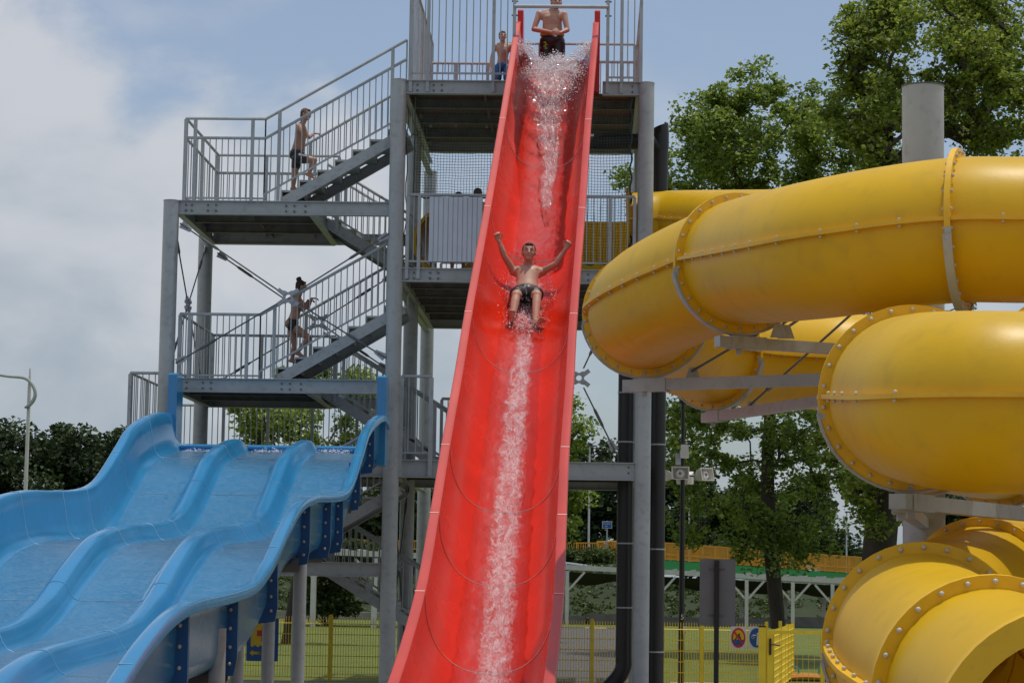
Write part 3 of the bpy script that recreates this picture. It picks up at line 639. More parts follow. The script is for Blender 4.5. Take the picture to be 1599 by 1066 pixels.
def deck(x0, x1, y0, y1, z, name, label=None, jn=5, front=.235, vis=True, notch=None):
    mb = MB()
    if notch:
        na, nb_, ny = notch; mb.span((x0, y0+.07, z-.035), (na, ny, z)); mb.span((nb_, y0+.07, z-.035), (x1, ny, z)); mb.span((x0, ny, z-.035), (x1, y1-.07, z))
    else: mb.span((x0, y0+.07, z-.035), (x1, y1-.07, z));
    d = mb.build(name, M['undermat' if notch else 'under'], TW)
    if label: d['label'] = label
    for y in (y0, y1):
        m = MB()
        if notch and y == y0: ibeam(m, (x0, y, z+.004), (notch[0], y, z+.004), front); m.build('edge_beam', M['steel'], d); m = MB(); ibeam(m, (notch[1], y, z+.004), (x1, y, z+.004), front)
        else: ibeam(m, (x0, y, z+.004), (x1, y, z+.004), front)
        m; m.build('edge_beam', M['steel'], d)
    for x in (x0, x1):
        m = MB(); ibeam(m, (x, y0+.075, z-.002), (x, y1-.075, z-.002), front-.01, .12); m.build('side_beam', M['steel'], d)
    for i in range(1, jn):
        y = y0+(y1-y0)*i/jn; m = MB(); ibeam(m, (x0+.07, y, z-.037), (x1-.07, y, z-.037), .16, .09, .01); m.build('joist', M['under'], d)
    m = MB()
    nx = max(2, int((x1-x0)/1.1))
    for i in range(1, nx):
        x = x0+(x1-x0)*i/nx
        for j in range(jn):
            ya = y0+(y1-y0)*j/jn+.07; yb = y0+(y1-y0)*(j+1)/jn-.07; m.span((x-.012, ya, z-.12), (x+.012, yb, z-.036))
    m.build('stiffener', M['under'], d)
    m = MB()        # bolts on the front edge beam
    for x in [x0+.12, x0+.22]+[x0+.5+1.35*i+q for i in range(int((x1-x0-.6)/1.35)+1) for q in (0, .14)]+[x1-.12]:
        for zz in (z-.075, z-.17): m.tube([(x, y0-.014, zz), (x, y0-.03, zz)], .018, 8)
    m.build('bolt_row', M['steel_dark'], d)['kind'] = 'stuff'
    return d
xa = XM+.14
dT = deck(XM+.1, XR-.12, Y0, 44.5, ZT, 'deck', 'top deck with red and green mats showing through', 4, notch=(PY(803, 60, 39).x-.02, PY(949, 60, 39).x-.08, 39.95))
mats = MB()
for i in range(4): mats.span((XM+.5, 40.1+i*1.0, ZT+.004), (XR-.3, 40.55+i*1.0, ZT+.03))
mats.build('rubber_mat', M['red'], dT)
deck(XM+.1, XR-.12, Y0, Y2-.5, ZM, 'deck', jn=6); 
xbl = PY(197, 700, Y0).x; deck(xbl, XR-.12, Y0+.02, 43.5, ZB, 'deck', jn=4, front=.30)
xe = PY(487, 345, Y0).x
for z, nm in ((ZE, 'landing'), (ZD, 'landing'), (ZC, 'landing')):
    deck(XL+.13, xe, Y0+.03, Y1, z-.006, nm, jn=3, front=.24)
    m = MB(); ibeam(m, (xe, Y0+.03, z), (XM-.13, Y0+.03, z), .24); m.build('tie_beam', M['steel'], TW)
    m = MB(); ibeam(m, (xe, Y1, z-.03), (XM-.13, Y1, z-.03), .2); m.build('tie_beam', M['steel'], TW)
for z in (ZT, ZM, ZB):    # depth direction edge beams back to the last columns
    for x in (XM, XR): m = MB(); ibeam(m, (x, Y0+.14, z-.02), (x, Y2-.14, z-.02), .24, .12); m.build('tie_beam', M['steel'], TW)
# stair flights
def flight(A, B, y0, y1, railn=True, H=1.08, extra=0, far=True, near=True, rise=.172, ra=None):
    """A low end, B high end of the nosing line (x, z)"""
    n = max(2, round((B[1]-A[1])/rise)); dx = (B[0]-A[0])/n; dz = (B[1]-A[1])/n; f = None
    mb = MB(); d = Vector((B[0]-A[0], 0, B[1]-A[1])).normalized(); u = Vector((-d.z, 0, d.x)); u = u if u.z > 0 else -u
    hh = .18
    p0 = Vector((A[0], 0, A[1])); p1 = Vector((B[0], 0, B[1]))
    s = None
    for k, y in enumerate((y0, y1)):
        mb = MB(); q = Vector((0, y, 0)); a = p0+q-u*.05; b = p1+q-u*.05
        mb.bar(a, b, .012, hh); t_ = 1 if k else -1
        mb.bar(a+u*(hh/2-.006)+Vector((0, -t_*.03, 0)), b+u*(hh/2-.006)+Vector((0, -t_*.03, 0)), .07, .012); mb.bar(a-u*(hh/2-.006)+Vector((0, -t_*.03, 0)), b-u*(hh/2-.006)+Vector((0, -t_*.03, 0)), .07, .012)
        for i in range(n):
            for e in (.25, .75):
                c = p0.lerp(p1, (i+e)/n)+q-u*(.03+.05*(e > .5)); mb.tube([c+Vector((0, t_*.005, 0)), c+Vector((0, t_*.022, 0))], .016, 6)
        st = mb.build('stringer', M['steel'], TW if s is None else s) if False else None
        if s is None: s = thing_part('stair_flight')
        mb.build('stringer', M['steel'], s)
    for i in range(n):
        x = A[0]+dx*i; z = A[1]+dz*(i+1)-.0; sg = 1 if dx > 0 else -1
        m = MB(); m.span((min(x, x+dx*1.05), y0+.012, z-.035), (max(x, x+dx*1.05), y1-.012, z)); m.span((min(x, x+sg*.012), y0+.012, z-dz-.05), (max(x, x+sg*.012), y1-.012, z-.036))
        m.build('tread', M['steel'], s)
    a = Vector((A[0], y0-.03, A[1])); b = Vector((B[0], y0-.03, B[1]))
    if ra is not None: a = Vector((ra, y0-.03, A[1]-.03)); b = Vector((B[0], y0-.03, a.z+(B[0]-ra)*.583))
    if near: railing(TW, a, b, H if ra is None else 1.1, .12, posts=[.30, .68, .985] if abs(B[0]-A[0]) > 2.4 else [.1, .9], extra=extra)
    a = Vector((A[0], y1+.03, A[1])); b = Vector((B[0], y1+.03, B[1]))
    if far: railing(TW, a, b, H, .12, posts=[.2, .7, .97] if abs(B[0]-A[0]) > 2.4 else [.15, .9])
    return s
def thing_part(name):
    o = bpy.data.objects.new(name, None); COL.objects.link(o); o.parent = TW; o.empty_display_size = .1; return o
xf = PY(438, 313, Y0).x; K = .577
xend = XM+.12; xr_ = PY(411, 313, Y0).x
for z0, ex in ((ZE, .34), (ZD, 0), (ZC, 0)):
    flight((xf, z0+.03), (xend, z0+.03+(xend-xf)*.595), Y0+.03+.06, Y0+1.38, extra=ex, ra=xr_)
# rear lane flights: from deck on the right up to the landing on the left
for zlo, zhi in ((ZM, ZE), (ZB, ZD), (0, ZC)):
    L = (zhi-zlo)/.6; flight((xe+.02+L, zlo), (xe+.02, zhi), Y0+2.0, Y0+3.3, extra=0, H=1.0)
# landing railings
for z, ex in ((ZE, .34), (ZD, 0), (ZC, 0)):
    xl = XL+.2
    railing(TW, (xl, Y0+.06, z), (xr_, Y0+.06, z), 1.1, .05, posts=[0, .12, .84], extra=ex, drop=.06)
    railing(TW, (xl, Y0+.1, z), (xl, Y1-.1, z), 1.1, .08, posts=[0, .5, 1], extra=ex, drop=.05)
    railing(TW, (xl, Y1-.05, z), (xe+.05, Y1-.05, z), 1.1, .08, posts=[0, .4, .8, 1], extra=ex)
# start platform (B) railings
HB = 1.42
railing(TW, (xbl+.03, Y0, ZB), (PY(249, 700, Y0).x, Y0, ZB), HB, .12, posts=[0, 1], drop=.28)
railing(TW, (xbl+.03, Y0+.1, ZB), (xbl+.03, 43.4, ZB), HB, .12, posts=[.0, .33, .66, 1])
railing(TW, (xbl+.1, 43.4, ZB), (XM-.2, 43.4, ZB), 1.2, .1, posts=[0, .2, .4, .6, .8, 1])
railing(TW, (XM+.15, Y0-.02, ZB), (PY(672, 700, Y0).x, Y0-.02, ZB), HB, .12, posts=[0, 1], pr=.035, drop=.28)
railing(TW, (PY(672, 700, Y0).x+.05, 41.0, ZB), (XR-2.2, 41.0, ZB), 1.2, .1)
# middle deck railings
HM = 1.27
rm = railing(TW, (XM+.2, Y0-.03, ZM), (PY(760, 420, Y0).x, Y0-.03, ZM), HM, .12, posts=[0, .145, 1], drop=.18)
railing(TW, (PY(905, 420, Y0).x, Y0-.03, ZM), (PY(990, 420, Y0).x, Y0-.03, ZM), HM, .12, posts=[0, .55, 1], drop=.18)
railing(TW, (XM+.15, Y0+3.8, ZM), (XM+.15, Y2-.4, ZM), 1.1, .1); railing(TW, (XM+.3, Y2-.6, ZM), (XR-.9, Y2-.6, ZM), 1.1, .1)
a = PY(671, 307, Y0-.075); b = PY(752, 409, Y0-.075); mb = MB(); n = 11; rows = [[], []]
for i in range(n):
    x = a.x+(b.x-a.x)*i/n; w_ = (b.x-a.x)/n
    for k, (fx, dy) in enumerate(((0, 0), (.84, 0), (.86, .016), (.98, .016))):
        for r_, z in ((0, b.z), (1, a.z)): rows[r_].append(Vector((x+w_*fx, Y0-.075+dy, z)))
front = rows; back = [[p+Vector((0, .03, 0)) for p in r_] for r_ in rows]
mb.grid(front); mb.span((a.x, Y0-.055, b.z), (b.x, Y0-.045, a.z)); mb.build('ribbed_panel', M['panel'], TW)
# top deck railings
xs0 = PY(803, 60, Y0).x; xs1 = PY(949, 60, Y0).x; HT = 1.9
railing(TW, (XM+.2, Y0-.02, ZT), (xs0, Y0-.02, ZT), HT, .13, posts=[0, .165, .80, 1], drop=.2, infill=.117)
railing(TW, (XM+.18, Y0+.1, ZT), (XM+.18, 44.3, ZT), HT, .13, posts=[0, .5, 1])
railing(TW, (xs1, Y0-.02, ZT), (XR-.1, Y0-.02, ZT), HT, .08, posts=[0, .42, 1], drop=.2)
railing(TW, (XR-.1, Y0+.1, ZT), (XR-.1, 42.6, ZT), 1.1, .1, posts=[0, .5, 1], extra=.34)
railing(TW, (XM+.3, 42.5, ZT), (-1.9, 42.5, ZT), 1.1, .1, posts=[0, .4, .9]); railing(TW, (-1.8, 42.3, ZT), (XR-.15, 42.3, ZT), 1.1, .1, posts=[0, .3, .65, 1], extra=.34)
m = MB(); zb = PY(870, 12, Y0).z; m.tube([(xs0, Y0-.06, zb), (xs1, Y0-.06, zb)], .033, 12); m.build('entry_bar', M['steel'], TW, smooth=True)
for x in (xs0, xs1):
    m = MB()
    for z in (zb-.15, zb+.1): m.tube([(x-.05, Y0-.02, z), (x+.06, Y0-.02, z)], .015, 6)
    m.build('bar_clamp', M['steel_dark'], TW)
m = MB(); m.tube([(XM+.16, Y0-.02, 9.9+.0-.55*k+.0) if False else (XM+.165+.02*math.sin(k*1.7), Y0-.03+.02*math.cos(k*2.1), 10.0-.22*k) for k in range(12)], .009, 6); m.build('hanging_cable', M['black'], TW, smooth=True)
# bracing rods
def node(c, ax, r=.115):     # four lobed steel node plate; ax = second plane axis
    ax = Vector(ax); up = Vector((0, 0, 1)); nrm = ax.cross(up).normalized(); mb = MB(); n = 28; c = Vector(c)
    o = []; i_ = []
    for k in range(n):
        a = 2*math.pi*k/n; lob = 1+.28*math.cos(4*a-math.pi)
        o.append(c+(ax*math.cos(a)+up*math.sin(a))*r*lob); i_.append(c+(ax*math.cos(a)+up*math.sin(a))*r*.42)
    for s in (-1, 1):
        off = nrm*.03*s; vs = [p+off for p in o]+[p+off for p in i_]; mb.add(vs, [(k, (k+1) % n, n+(k+1) % n, n+k) for k in range(n)])
    mb.add([p+nrm*.03 for p in o]+[p-nrm*.03 for p in o], [(k, (k+1) % n, n+(k+1) % n, n+k) for k in range(n)])
    mb.add([p+nrm*.03 for p in i_]+[p-nrm*.03 for p in i_], [(k, (k+1) % n, n+(k+1) % n, n+k) for k in range(n)])
    for s1 in (-1, 1):
        for s2 in (-1, 1):
            d = (ax*s1*.8+up*s2*.6).normalized(); mb.bar(c+d*r*.8, c+d*r*1.9, .07, .045, nrm)
            mb.tube([c+d*r*.85-nrm*.05, c+d*r*.85+nrm*.05], .03, 8)
    return mb.build('brace_node', M['steel_lite'], TW)
def rod(a, b, par=None, r=.013, root=None):
    a = Vector(a); b = Vector(b); mb = MB(); d = (b-a).normalized(); mb.tube([a, b], r, 8)
    mb.tube([a+d*.42, a+d*.48, a+d*.74, a+d*.80], [r, r*2, r*2, r], 8); mb.bar(a-d*.02, a+d*.14, .05, .03)
    return mb.build('brace_rod', M['steel_dark'], par or TW, smooth=True)
def gusset(c, d, mat='steel_lite'):
    c = Vector(c); d = Vector(d); s, dd, u = orient(d); MB().poly([c-u*.07, c+u*.07, c+dd*.2+u*.035, c+dd*.2-u*.035], s, .02).build('gusset', M[mat], TW)
def xbrace(Y, ctr, ends):
    c = PY(*ctr, Y); node(c, (1, 0, 0))
    for e in ends:
        e3 = PY(*e, Y); d = (e3-c).normalized(); rod(e3, c+d*.2); gusset(e3-d*-.0, -d)
xbrace(Y0-.06, (450, 464), [(283, 350), (276, 566), (601, 558), (606, 366)])
xbrace(Y1-.06, (497, 503), [(341, 396), (334, 600), (606, 577), (612, 430)])
def xbrace_x(Xp, y0, y1, zc, dz):
    yc = (y0+y1)/2; c = Vector((Xp, yc, zc)); node(c, (0, 1, 0), .10)
    for yy in (y0, y1):
        for s in (-1, 1): e = Vector((Xp, yy, zc+s*dz)); d = (e-c).normalized(); rod(e, c+d*.15); gusset(e, -d)
xbrace_x(XL+.02, Y0+.15, Y1-.15, 6.75, 1.25)
cn = PY(904, 590, Y0+.12); node(cn, (1, 0, 0)); 
for dx, dz in ((-.5, 1.1), (.5, 1.1), (.62, -1.22), (-.62, -1.22)):
    d = Vector((dx, 0, dz)); e = cn+d; rod(e, cn+d.normalized()*.18); gusset(e, -d)
xbrace_x(XM+.02, Y0+.15, Y1-.15, 2.2, 1.4)
# safety net between the decks (thing of its own, tied to the railings)
NT = thing('safety_net', (XM+.25, Y0-.1, ZM+HM), 'dark green knotted safety net hung between top deck and middle deck railings', 'net')
def net(x0, x1, z0, z1, Y, sp=.05, r=.0042, seed=0):
    nx = int((x1-x0)/sp); nz_ = int((z1-z0)/sp); mb = MB()
    P = lambda i, j: Vector((x0+(x1-x0)*i/nx+.012*noise.noise((i*.4, j*.4, seed)), Y+.05*noise.noise((i*.15, j*.15, 5+seed))+.05*math.sin(math.pi*j/nz_), z0+(z1-z0)*j/nz_-.05*math.sin(math.pi*i/nx)*(j/nz_)*(1-j/nz_)*2+.012*noise.noise((i*.4, j*.4, 9+seed))))
    for i in range(0, nx+1): mb.tube([P(i, j) for j in range(0, nz_+1, 2)], r, 3, False)
    for j in range(0, nz_+1): mb.tube([P(i, j) for i in range(0, nx+1, 2)], r, 3, False)
    mb.build('net_mesh', M['net1'], NT)
    mb = MB(); mb.tube([P(i, 0)+Vector((0, -.01, .02*math.sin(i))) for i in range(nx+1)], .014, 5); mb.tube([P(0, j) for j in range(nz_+1)], .012, 5); mb.tube([P(nx, j)+Vector((.02*math.sin(j*.9), 0, 0)) for j in range(nz_+1)], .016, 5)
    mb.build('edge_rope', M['net1'], NT)
net(XM+.28, PY(792, 300, Y0).x, ZM+HM-.02, ZT-.26, Y0+.10, seed=1); net(PY(900, 300, Y0).x, PY(985, 300, Y0).x, ZM+.12, ZT-.26, Y0+.10, seed=2)
# black drain pipes
def pipe(pts, label, rings, r=.138):
    t = thing('drain_pipe', (pts[0][0], pts[0][1], 0), label, 'pipe'); MB().tube(catmull(pts, 5) if len(pts) > 2 else pts, r, 20).build('pipe', M['black'], t, smooth=True)
    for z in rings: x = min(pts, key=lambda p: abs(p[2]-z))[0]; MB().tube([(x, pts[0][1], z-.012), (x, pts[0][1], z+.012)], r+.008, 20).build('clamp', M['steel_lite'], t, smooth=True)
Ya = Y0+.55; P = lambda x, y, Yq=None: tuple(PY(x, y, Yq or Ya))
x1 = P(976, 800)[0]
pipe([(x1-.42, Ya, .0), (x1-.28, Ya, .12), (x1-.02, Ya, .45), (x1, Ya, .9), (x1, Ya, 3), (x1, Ya, ZM-.4)], 'fat black drain pipe with bottom elbow, left of the right front column', [P(976, v)[2] for v in (613, 690, 848, 948)])
x2 = P(1024, 800)[0]+.02; zt = P(1030, 228)[2]
pipe([(x2, Ya, 0), (x2, Ya, zt-.4), (x2, Ya, zt-.12), (x2-.15, Ya, zt+.06), (x2-.5, Ya, zt+.07), (x2-1.6, Ya, zt+.07)], 'tall black pipe turning under the top deck, right of the right front column', [P(1024, v)[2] for v in (694, 857, 1017, 420)])
# yellow tube mouth standing on the middle deck, left
c = PY(699, 373, 40.3); t = thing('tube_entrance', (c.x, 40.3, ZM), 'orange yellow tube mouth on the middle deck behind the ribbed grey panel', 'slide entrance')
rows = []
for y, r in ((40.0, .60), (40.0, .54), (40.15, .515), (41.0, .51), (43.6, .51), (43.6, .53), (42.6, .53), (40.15, .535), (40.02, .60)):
    rows.append([Vector((c.x+r*math.cos(2*math.pi*k/40), y, ZM+.62+r*math.sin(2*math.pi*k/40))) for k in range(40)])
MB().grid(rows, True).build('tube_shell', M['yellow'], t, smooth=True)
# ================================================================== RED SLIDE
tab = [(36, 39.55, 803, 936), (60, 38.9, 799.5, 935), (187, 36.2, 780, 923), (325, 32.95, 755, 915), (490, 29.7, 725, 902), (590, 27.95, 709, 896), (698, 26.3, 690, 888), (804, 24.7, 674, 882), (927, 22.8, 653, 875), (1066, 20.4, 606, 866)]
pth = []
for y, d, xl, xr in tab:
    a = PY(xl, y, d); b = PY(xr, y, d); pth.append((a+b)/2)
p0 = pth[0]; pth = [p0+Vector((.02, 1.5, -.06)), p0+Vector((.01, .7, .03))]+pth
e = pth[-1]; pth += [e+Vector((-.03, -2.4, -.42)), e+Vector((-.05, -5, -.62))]
RP = catmull(pth, 14)
def rframe(i):
    d = (RP[min(i+1, len(RP)-1)]-RP[max(i-1, 0)]).normalized(); s = Vector((1, 0, 0)); s = (s-d*s.dot(d)).normalized(); n = s.cross(d); n = n if n.z > 0 else -n; return s, d, n
HWI, DEP = .635, .84
def floor_n(x): return -DEP*max(0, 1-abs(min(1, abs(x)/HWI))**2.4)**(1/2.4)
RS = thing('red_slide', (RP[0].x, RP[-1].y, 0), 'steep open red slide running down from the top deck towards the viewer', 'slide')
tt = [math.pi*k/28 for k in range(29)]
def uc(t): c = math.cos(t); s = math.sin(t); return (-HWI*math.copysign(abs(c)**(2/2.4), c), -DEP*abs(s)**(2/2.4))
inner = [uc(t) for t in tt]
prof = inner+[(x*1.035, n-.03) for x, n in inner[::-1]]
def sweep(prof, i0, i1, close=True, scale=1):
    rows = []
    for i in range(i0, i1+1):
        s, d, n = rframe(i); rows.append([RP[i]+s*x+n*z for x, z in prof])
    return rows
jd = [99, 36.2, 32.95, 29.7, 26.3, 24.7, 22.8, 20.0, 0]; jix = []
for j in jd: jix.append(min(range(len(RP)), key=lambda i: abs(RP[i].y-j)))
jix[0] = 0; jix[-1] = len(RP)-1; jix = sorted(set(jix))
for a, b in zip(jix[:-1], jix[1:]):
    o = MB().grid(sweep(prof, a, b), True).build('trough_section', M['red'], RS, smooth=True, sharp=60)
    for sgn in (-1, 1):
        w0, w1 = HWI-.005, HWI+.10
        pr = [(sgn*w0, .004), (sgn*(w0+.012), .016), (sgn*(w1-.01), .016), (sgn*w1, .004), (sgn*w1, -.085), (sgn*(w1-.02), -.085), (sgn*(w1-.02), -.012), (sgn*(w0+.02), -.012)]
        MB().grid(sweep(pr, a, b), True).build('rim', M['rim'], o, smooth=True, sharp=50)
for k in jix[1:-1]:
    s, d, n = rframe(k); mb = MB(); ins = [(x*.994, z+.004) for x, z in inner]
    c = RP[k]; mb.tube([c+s*x+n*z for x, z in ins], .0055, 4)
    for sgn in (-1, 1): mb.tube([c+s*sgn*(HWI)+n*.018, c+s*sgn*(HWI+.1)+n*.018], .007, 4)
    mb.build('joint_seam', M['seam'], RS, smooth=True)
    mb = MB(); fl = [(x*1.04, z-.032) for x, z in inner]; fo = [(x*1.13, z-.10 if abs(x) < HWI*.98 else z-.09) for x, z in inner]
    mb.grid([[c+s*x+n*z-d*.012 for x, z in fl], [c+s*x+n*z-d*.012 for x, z in fo], [c+s*x+n*z+d*.012 for x, z in fo], [c+s*x+n*z+d*.012 for x, z in fl]]); mb.build('joint_flange', M['rim'], RS)
# entry side boards
for px, py in ((813, 14), (933, 15)):
    p = PY(px, py, 39.72); sg = -1 if px < 850 else 1
    x = p.x; pts = [(x, 39.7, ZT), (x, 39.7, p.z-.04), (x, 39.78, p.z), (x, 40.2, p.z-.02), (x, 40.55, p.z-.6), (x, 40.9, p.z-.75), (x, 40.9, ZT)]
    MB().poly(pts, (1, 0, 0), .10).build('side_board', M['red'], RS)
def fl_at(y_px):      # station whose floor centre projects to this image row
    best = None
    for i in range(2, len(RP)-2):
        s, d, n = rframe(i); q = proj(RP[i]-n*DEP)
        e = abs(q[1]-y_px)
        if best is None or e < best[0]: best = (e, i, q[0])
    return best[1], best[2]
WT = thing('slide_water', (RP[30].x, 26, 1), 'white foaming stream and spray running down the middle of the red slide', 'water', kind='stuff')
def band(lst, name, mat, amp, base=.012, nx=46, sub=5, seed=0, fade=(.02, .1)):
    dens = []
    st = [(fl_at(y), xl, xr) for y, xl, xr in lst]; I = [s[0][0] for s in st]
    L = []; 
    for (i, cx), xl, xr in st: k = RP[i].y/F; L.append(((xl-cx)*k, (xr-cx)*k))
    rows = []; i0, i1 = I[0], I[-1]; n = (i1-i0)*sub
    for j in range(n+1):
        fi = i0+(i1-i0)*j/n; a = np.interp(fi, I, [l[0] for l in L]); b = np.interp(fi, I, [l[1] for l in L])
        k = min(int(fi), len(RP)-2); f = fi-k; c = RP[k].lerp(RP[k+1], f); s, d, nn = rframe(k); s2, d2, n2 = rframe(k+1); nn = nn.lerp(n2, f)
        a += .035*noise.noise((j*.11, 3, seed)); b += .035*noise.noise((j*.11, 9, seed)); row = []
        ga = amp(j/n) if callable(amp) else amp
        for q in range(nx+1):
            x = max(-HWI*.97, min(HWI*.97, a+(b-a)*q/nx)); p = c+s*x; ed = min(1, 6*min(q/nx, 1-q/nx))
            v = abs(noise.noise((x*11, c.y*7, seed)))+.6*abs(noise.noise((x*26, c.y*17, seed+4)))+.3*noise.noise((x*60, c.y*40, seed))
            row.append(p+nn*(floor_n(x)+base+ga*v*ed)); u_ = abs(2*q/nx-1); g_ = j/n
            dens.append((1-.75*u_**3)*min(1, g_/fade[0] if fade[0] else 1)*min(1, (1-g_)/fade[1] if fade[1] else 1))
        rows.append(row)
    o = MB().grid(rows).build(name, mat, WT, smooth=True, sharp=180); at = o.data.attributes.new('dens', 'FLOAT', 'POINT'); at.data.foreach_set('value', dens); return o
band([(98, 812, 925), (120, 815, 915), (150, 820, 900), (200, 830, 884), (262, 842, 878), (300, 838, 868), (352, 850, 857)], 'foam', M['foam'], lambda f: .20*(1-f)**2+.035, seed=1)
band([(100, 806, 929), (200, 800, 905), (330, 812, 885), (430, 800, 880)], 'water_film', M['film'], .012, .006, seed=2)
band([(515, 802, 838), (545, 798, 836), (600, 788, 834), (650, 778, 832), (720, 770, 829), (800, 761, 824), (905, 748, 818), (1000, 738, 812), (1085, 730, 806)], 'foam', M['foam'], .022, seed=3, fade=(.02, 0))
band([(500, 785, 850), (600, 768, 842), (800, 742, 832), (1000, 715, 822), (1085, 700, 818)], 'water_film', M['film'], .012, .006, seed=4, fade=(.05, 0))
band([(400, 800, 852), (440, 790, 862), (480, 784, 864), (540, 790, 850)], 'foam', M['foam'], .06, seed=6, fade=(.4, .3))
def droplets(name, spec, seed, WT=WT):
    """spec: list of (px,py,spread_x,spread_y,Y,dY,count,rmin,rmax)"""
    r_ = np.random.default_rng(seed); V = []; Fc = []
    oc = np.array([(1, 0, 0), (-1, 0, 0), (0, 1, 0), (0, -1, 0), (0, 0, 1), (0, 0, -1)], float); of = np.array([(0, 2, 4), (2, 1, 4), (1, 3, 4), (3, 0, 4), (2, 0, 5), (1, 2, 5), (3, 1, 5), (0, 3, 5)])
    k = 0; org = np.array(WT.location)
    for px, py, sx, sy, Y, dY, n, r0, r1 in spec:
        for _ in range(n):
            g = r_.normal(size=3); p = np.array(PY(px+g[0]*sx, py+g[1]*sy, Y+g[2]*dY)); r = r0+(r1-r0)*r_.random()**3
            sc = np.array([1, 1, 1])*(.6+.9*r_.random(3)); V.append(p-org+oc*r*sc); Fc.append(of+6*k); k += 1
    V = np.concatenate(V); Fc = np.concatenate(Fc); me = bpy.data.meshes.new(name); me.from_pydata(V.tolist(), [], Fc.tolist()); me.materials.append(M['drop'])
    me.polygons.foreach_set('use_smooth', [True]*len(me.polygons)); o = bpy.data.objects.new(name, me); COL.objects.link(o); o.parent = WT; return o
sp_ = []
for x, y in ((812, 70), (822, 68), (830, 74), (836, 84), (842, 92), (848, 97)): sp_.append((x, y+7, 4, 6, 38.9, .12, 340, .003, .013))
for x, y in ((855, 94), (862, 90), (870, 86), (877, 88), (884, 92)): sp_.append((x, y+7, 5, 6, 38.7, .12, 420, .003, .013))
for x, y in ((891, 90), (898, 82), (906, 74), (914, 68), (919, 66)): sp_.append((x, y+9, 4, 7, 38.8, .12, 320, .003, .013))
for x in range(825, 912, 8): sp_.append((x, 108+abs(x-865)*.1, 6, 7, 38.2, .1, 260, .003, .011))
for x in range(838, 895, 8): sp_.append((x, 128, 6, 10, 37.6, .08, 180, .003, .010))
sp_ += [(862, 150, 16, 14, 37.1, .06, 500, .003, .012), (858, 190, 10, 18, 36.0, .05, 300, .003, .010)]
droplets('spray', sp_, 1)
# ================================================================== BLUE SLIDE
BL, BR = -6.97, -3.5
bt = [(38.6, 4.52), (37.7, 4.6), (36.3, 4.44), (35, 4.18), (34.1, 3.82), (33, 3.38), (32.2, 3.18), (31.2, 3.08), (29.8, 3.02), (28.5, 2.97), (27.05, 2.82), (25.86, 2.51), (24.85, 2.18), (24.1, 2.0), (23.3, 1.88), (21.9, 1.81), (19.9, 1.75), (18.8, 1.65), (17.8, 1.46), (16.9, 1.22), (15.8, .9), (14.5, .62)]
BP = catmull([Vector((0, y, z)) for y, z in bt], 6)
BS = thing('blue_slide', ((BL+BR)/2, 26, 0), 'wide blue three lane wave slide with two rounded dividers, lower left', 'slide')
D1, D2 = -5.84, -4.68
def hump(c): return [(c-.26, -.64), (c-.19, -.61), (c-.14, -.54), (c-.105, -.46), (c-.07, -.43), (c-.03, -.42), (c+.03, -.42), (c+.07, -.43), (c+.105, -.46), (c+.14, -.54), (c+.19, -.61), (c+.26, -.64)]
wallL = [(BL-.13, -.10), (BL-.13, -.015), (BL-.115, 0), (BL-.01, 0), (BL+.01, -.02), (BL+.045, -.2), (BL+.08, -.42), (BL+.12, -.55), (BL+.19, -.62), (BL+.28, -.64)]
wallR = [(2*((BL+BR)/2)-x, z) for x, z in wallL][::-1]
topP = wallL+hump(D1)+hump(D2)+wallR
und = [(BR+.11, -.10), (BR+.02, -.12), (BR-.0, -.18), (BR-.01, -.58), (BR-.05, -.70), (BR-.14, -.76), (BR-.28, -.78), (BL+.28, -.78), (BL+.14, -.76), (BL+.05, -.70), (BL+.01, -.58), (BL+.0, -.18), (BL-.02, -.12), (BL-.11, -.10)]
BPROF = topP+und
def bfr(i): d = (BP[min(i+1, len(BP)-1)]-BP[max(i-1, 0)]).normalized(); n = Vector((1, 0, 0)).cross(d); n = n if n.z > 0 else -n; return d, n
def bmid(i):   # shear mostly vertical: waves keep their depth
    d, n = bfr(i); return (n*.55+Vector((0, 0, 1))*.45)
def bat(i, x, z): return Vector((x, BP[i].y, BP[i].z))+bmid(i)*z
nb = len(BP); bj = [0]+[min(range(nb), key=lambda i: abs(BP[i].y-y)) for y in (36.0, 34.0, 31.8, 30.2, 27.9, 25.1, 22.4, 19.7, 17.2)]+[nb-1]
for a, b in zip(bj[:-1], bj[1:]):
    MB().grid([[bat(i, x, z) for x, z in BPROF] for i in range(a, b+1)], True).build('trough_section', M['blue'], BS, smooth=True, sharp=50)
for k in bj[1:-1]:
    d, n = bfr(k); mb = MB(); mb.tube([bat(k, x, z+.003) for x, z in topP[2:-2]], .004, 4); mb.build('joint_seam', M['bseam'], BS)
    y = BP[k].y; z = BP[k].z; mb = MB(); r0 = BR-.10; 
    fl = []
    for sg in (-1, 1):
        xo = BR+.10 if sg > 0 else BL-.10; xi = BR-.06 if sg > 0 else BL+.0
        q = lambda x, zz: Vector((x, y, z))+bmid(k)*zz
        MB().poly([q(xi, -.11), q(xo, -.095), q(xo-.0*sg, -.66), q(xo-.03*sg, -.82), q(xi-.15*sg, -.86), q(xi-.15*sg, -.76), q(xi, -.66)], d, .075).build('joint_flange', M['blue_dark'], BS)
        if sg > 0:
            for zz in (-.18, -.36, -.54, -.70):
                c = q(BR+.03, zz); MB().ball(c+Vector((0, -.045, -.01)), .019, (1, 1, 1), 8, 5).build('bolt', M['bolt'], BS, smooth=True)
    MB().poly([Vector((BR-.2, y, z))+bmid(k)*-.785, Vector((BL+.2, y, z))+bmid(k)*-.785, Vector((BL+.2, y, z))+bmid(k)*-.86, Vector((BR-.2, y, z))+bmid(k)*-.86], d, .06).build('cross_flange', M['blue_dark'], BS)
